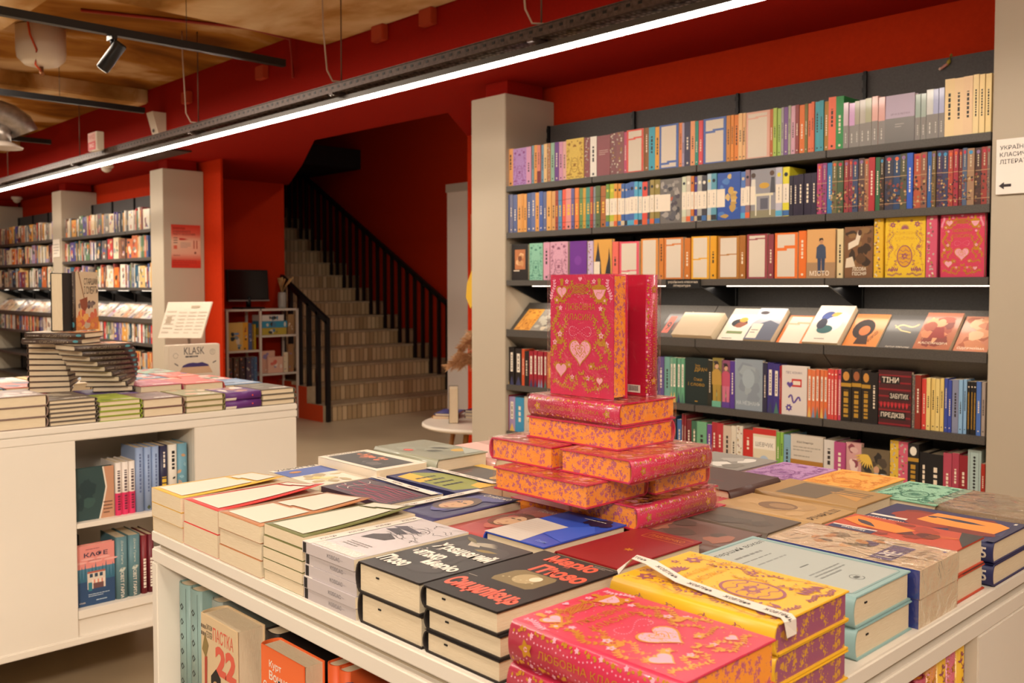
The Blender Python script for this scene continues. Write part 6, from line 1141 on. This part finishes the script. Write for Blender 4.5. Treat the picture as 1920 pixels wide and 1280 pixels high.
# round table with books and pampas behind the stair pillar
WOOD = noise_mat('oak', 30, [(.3, '9c6a34'), (.7, 'b07c44')], .5, .1, (1, 1, .15))
t = empty('round_side_table', (-4.46, 3.98, 0), 0, 'small round white table on wooden legs behind the stair pillar', 'table')
add(B().lathe([(.36, .435), (.385, .445), (.385, .458), (.375, .465)], M('e4d8c8', .4), seg=40).obj('table_top', t), t)
for a in (20, 110, 200, 290): add(B().tube([(.2*math.cos(rad(a)), .2*math.sin(rad(a)), .44), (.29*math.cos(rad(a)), .29*math.sin(rad(a)), 0)], [.018, .012], WOOD, 10).obj('leg', t), t)
for i, (x, y, z, a, w_, h, T, c, l) in enumerate(((-4.78, 3.83, .465, 40, .15, .22, .018, 'e09c50', 'orange book lying at the edge of the round table'), (-4.77, 3.84, .484, 35, .15, .22, .016, '44488c', 'blue-violet book lying on the orange one on the round table'), (-4.63, 3.98, .465, 20, .14, .2, .02, 'b09898', 'pale mauve book lying on the round table'), (-4.63, 3.98, .486, 25, .14, .2, .02, 'c8bcb0', 'grey-white book in the little pile on the round table'), (-4.63, 3.98, .507, 22, .14, .2, .016, '34306c', 'dark blue book topping the little pile on the round table'))):
    mk_book(book_meshes(w_, h, T, c, art=(lambda a_: blobs(33+i, ['5c6cb0', '8c90c8', '3c3c7c'], 8, a_, .2, .5)) if i == 1 else None), TR(x, y, z) @ RZ(rad(a)), l, 'books on the round table')
mk_book(book_meshes(.15, .225, .06, '2c3028', True), TR(-4.60, 3.90, .4655) @ RZ(rad(-40)) @ FACE, 'thick dark book standing open-edge outwards on the round table', 'books on the round table')
t = empty('vase_with_pampas_grass', (-4.42, 4.05, .465), 0, 'tall vase of fluffy beige pampas plumes on the round table', 'vase')
add(B().lathe([(.05, 0), (.07, .05), (.06, .16), (.035, .2), (.038, .22)], M('6c5444', .5)).obj('vase', t), t)
PM_ = noise_mat('pampas_plume', 60, [(.3, 'a87848'), (.7, 'd0a47c')], .9)
b = B(); rr = random.Random(12)
for i in range(17):
    a, e = rr.uniform(2.4, 4.6) if i % 3 else rr.uniform(0, 6.28), rr.uniform(.05, .22); dx, dy = math.cos(a)*e, math.sin(a)*e; top = rr.uniform(.42, .62)
    pts = [(0, 0, .18), (dx*.3, dy*.3, .34), (dx*.7, dy*.7, top-.05), (dx*1.15, dy*1.15, top-.02), (dx*1.6, dy*1.6, top-.09)]
    b.tube(pts, [.002, .003, .005, .004, .001], PM_, 5)
    for q in range(300):
        s_ = rr.uniform(.25, 1); k_ = min(3, int(s_*4)); p0 = Vector(pts[k_]).lerp(Vector(pts[min(4, k_+1)]), s_*4 - k_) if k_ < 4 else Vector(pts[4])
        d = Vector((dx*rr.uniform(0, .4) + rr.uniform(-.03, .03), dy*rr.uniform(0, .4) + rr.uniform(-.03, .03), rr.uniform(-.06, .015)))
        b.face([p0, p0 + d*.5 + Vector((0, 0, .0045)), p0 + d, p0 + d*.5 - Vector((0, 0, .0045))], PM_)
add(b.obj('pampas_plumes', t), t)
b = B(); b.prism([(0, 0, 0), (.05, 0, .07), (.045, 0, .2), (.01, 0, .24), (-.035, 0, .16), (-.045, 0, .07)], (0, .012, 0), M('e8b828', .6)).tube([(0, .006, .23), (0, .006, .6)], .002, M('b89c6c'), 5)
tag(b.obj('hanging_pennant', None, (-4.50, 3.92, 1.19)), 'yellow paper pennant hanging above the pampas by the stair pillar', 'decoration')

tag(STF.obj('distant_books'), 'small books of the far bookcases and the hidden ones behind and beneath others', 'books', None, 'stuff')
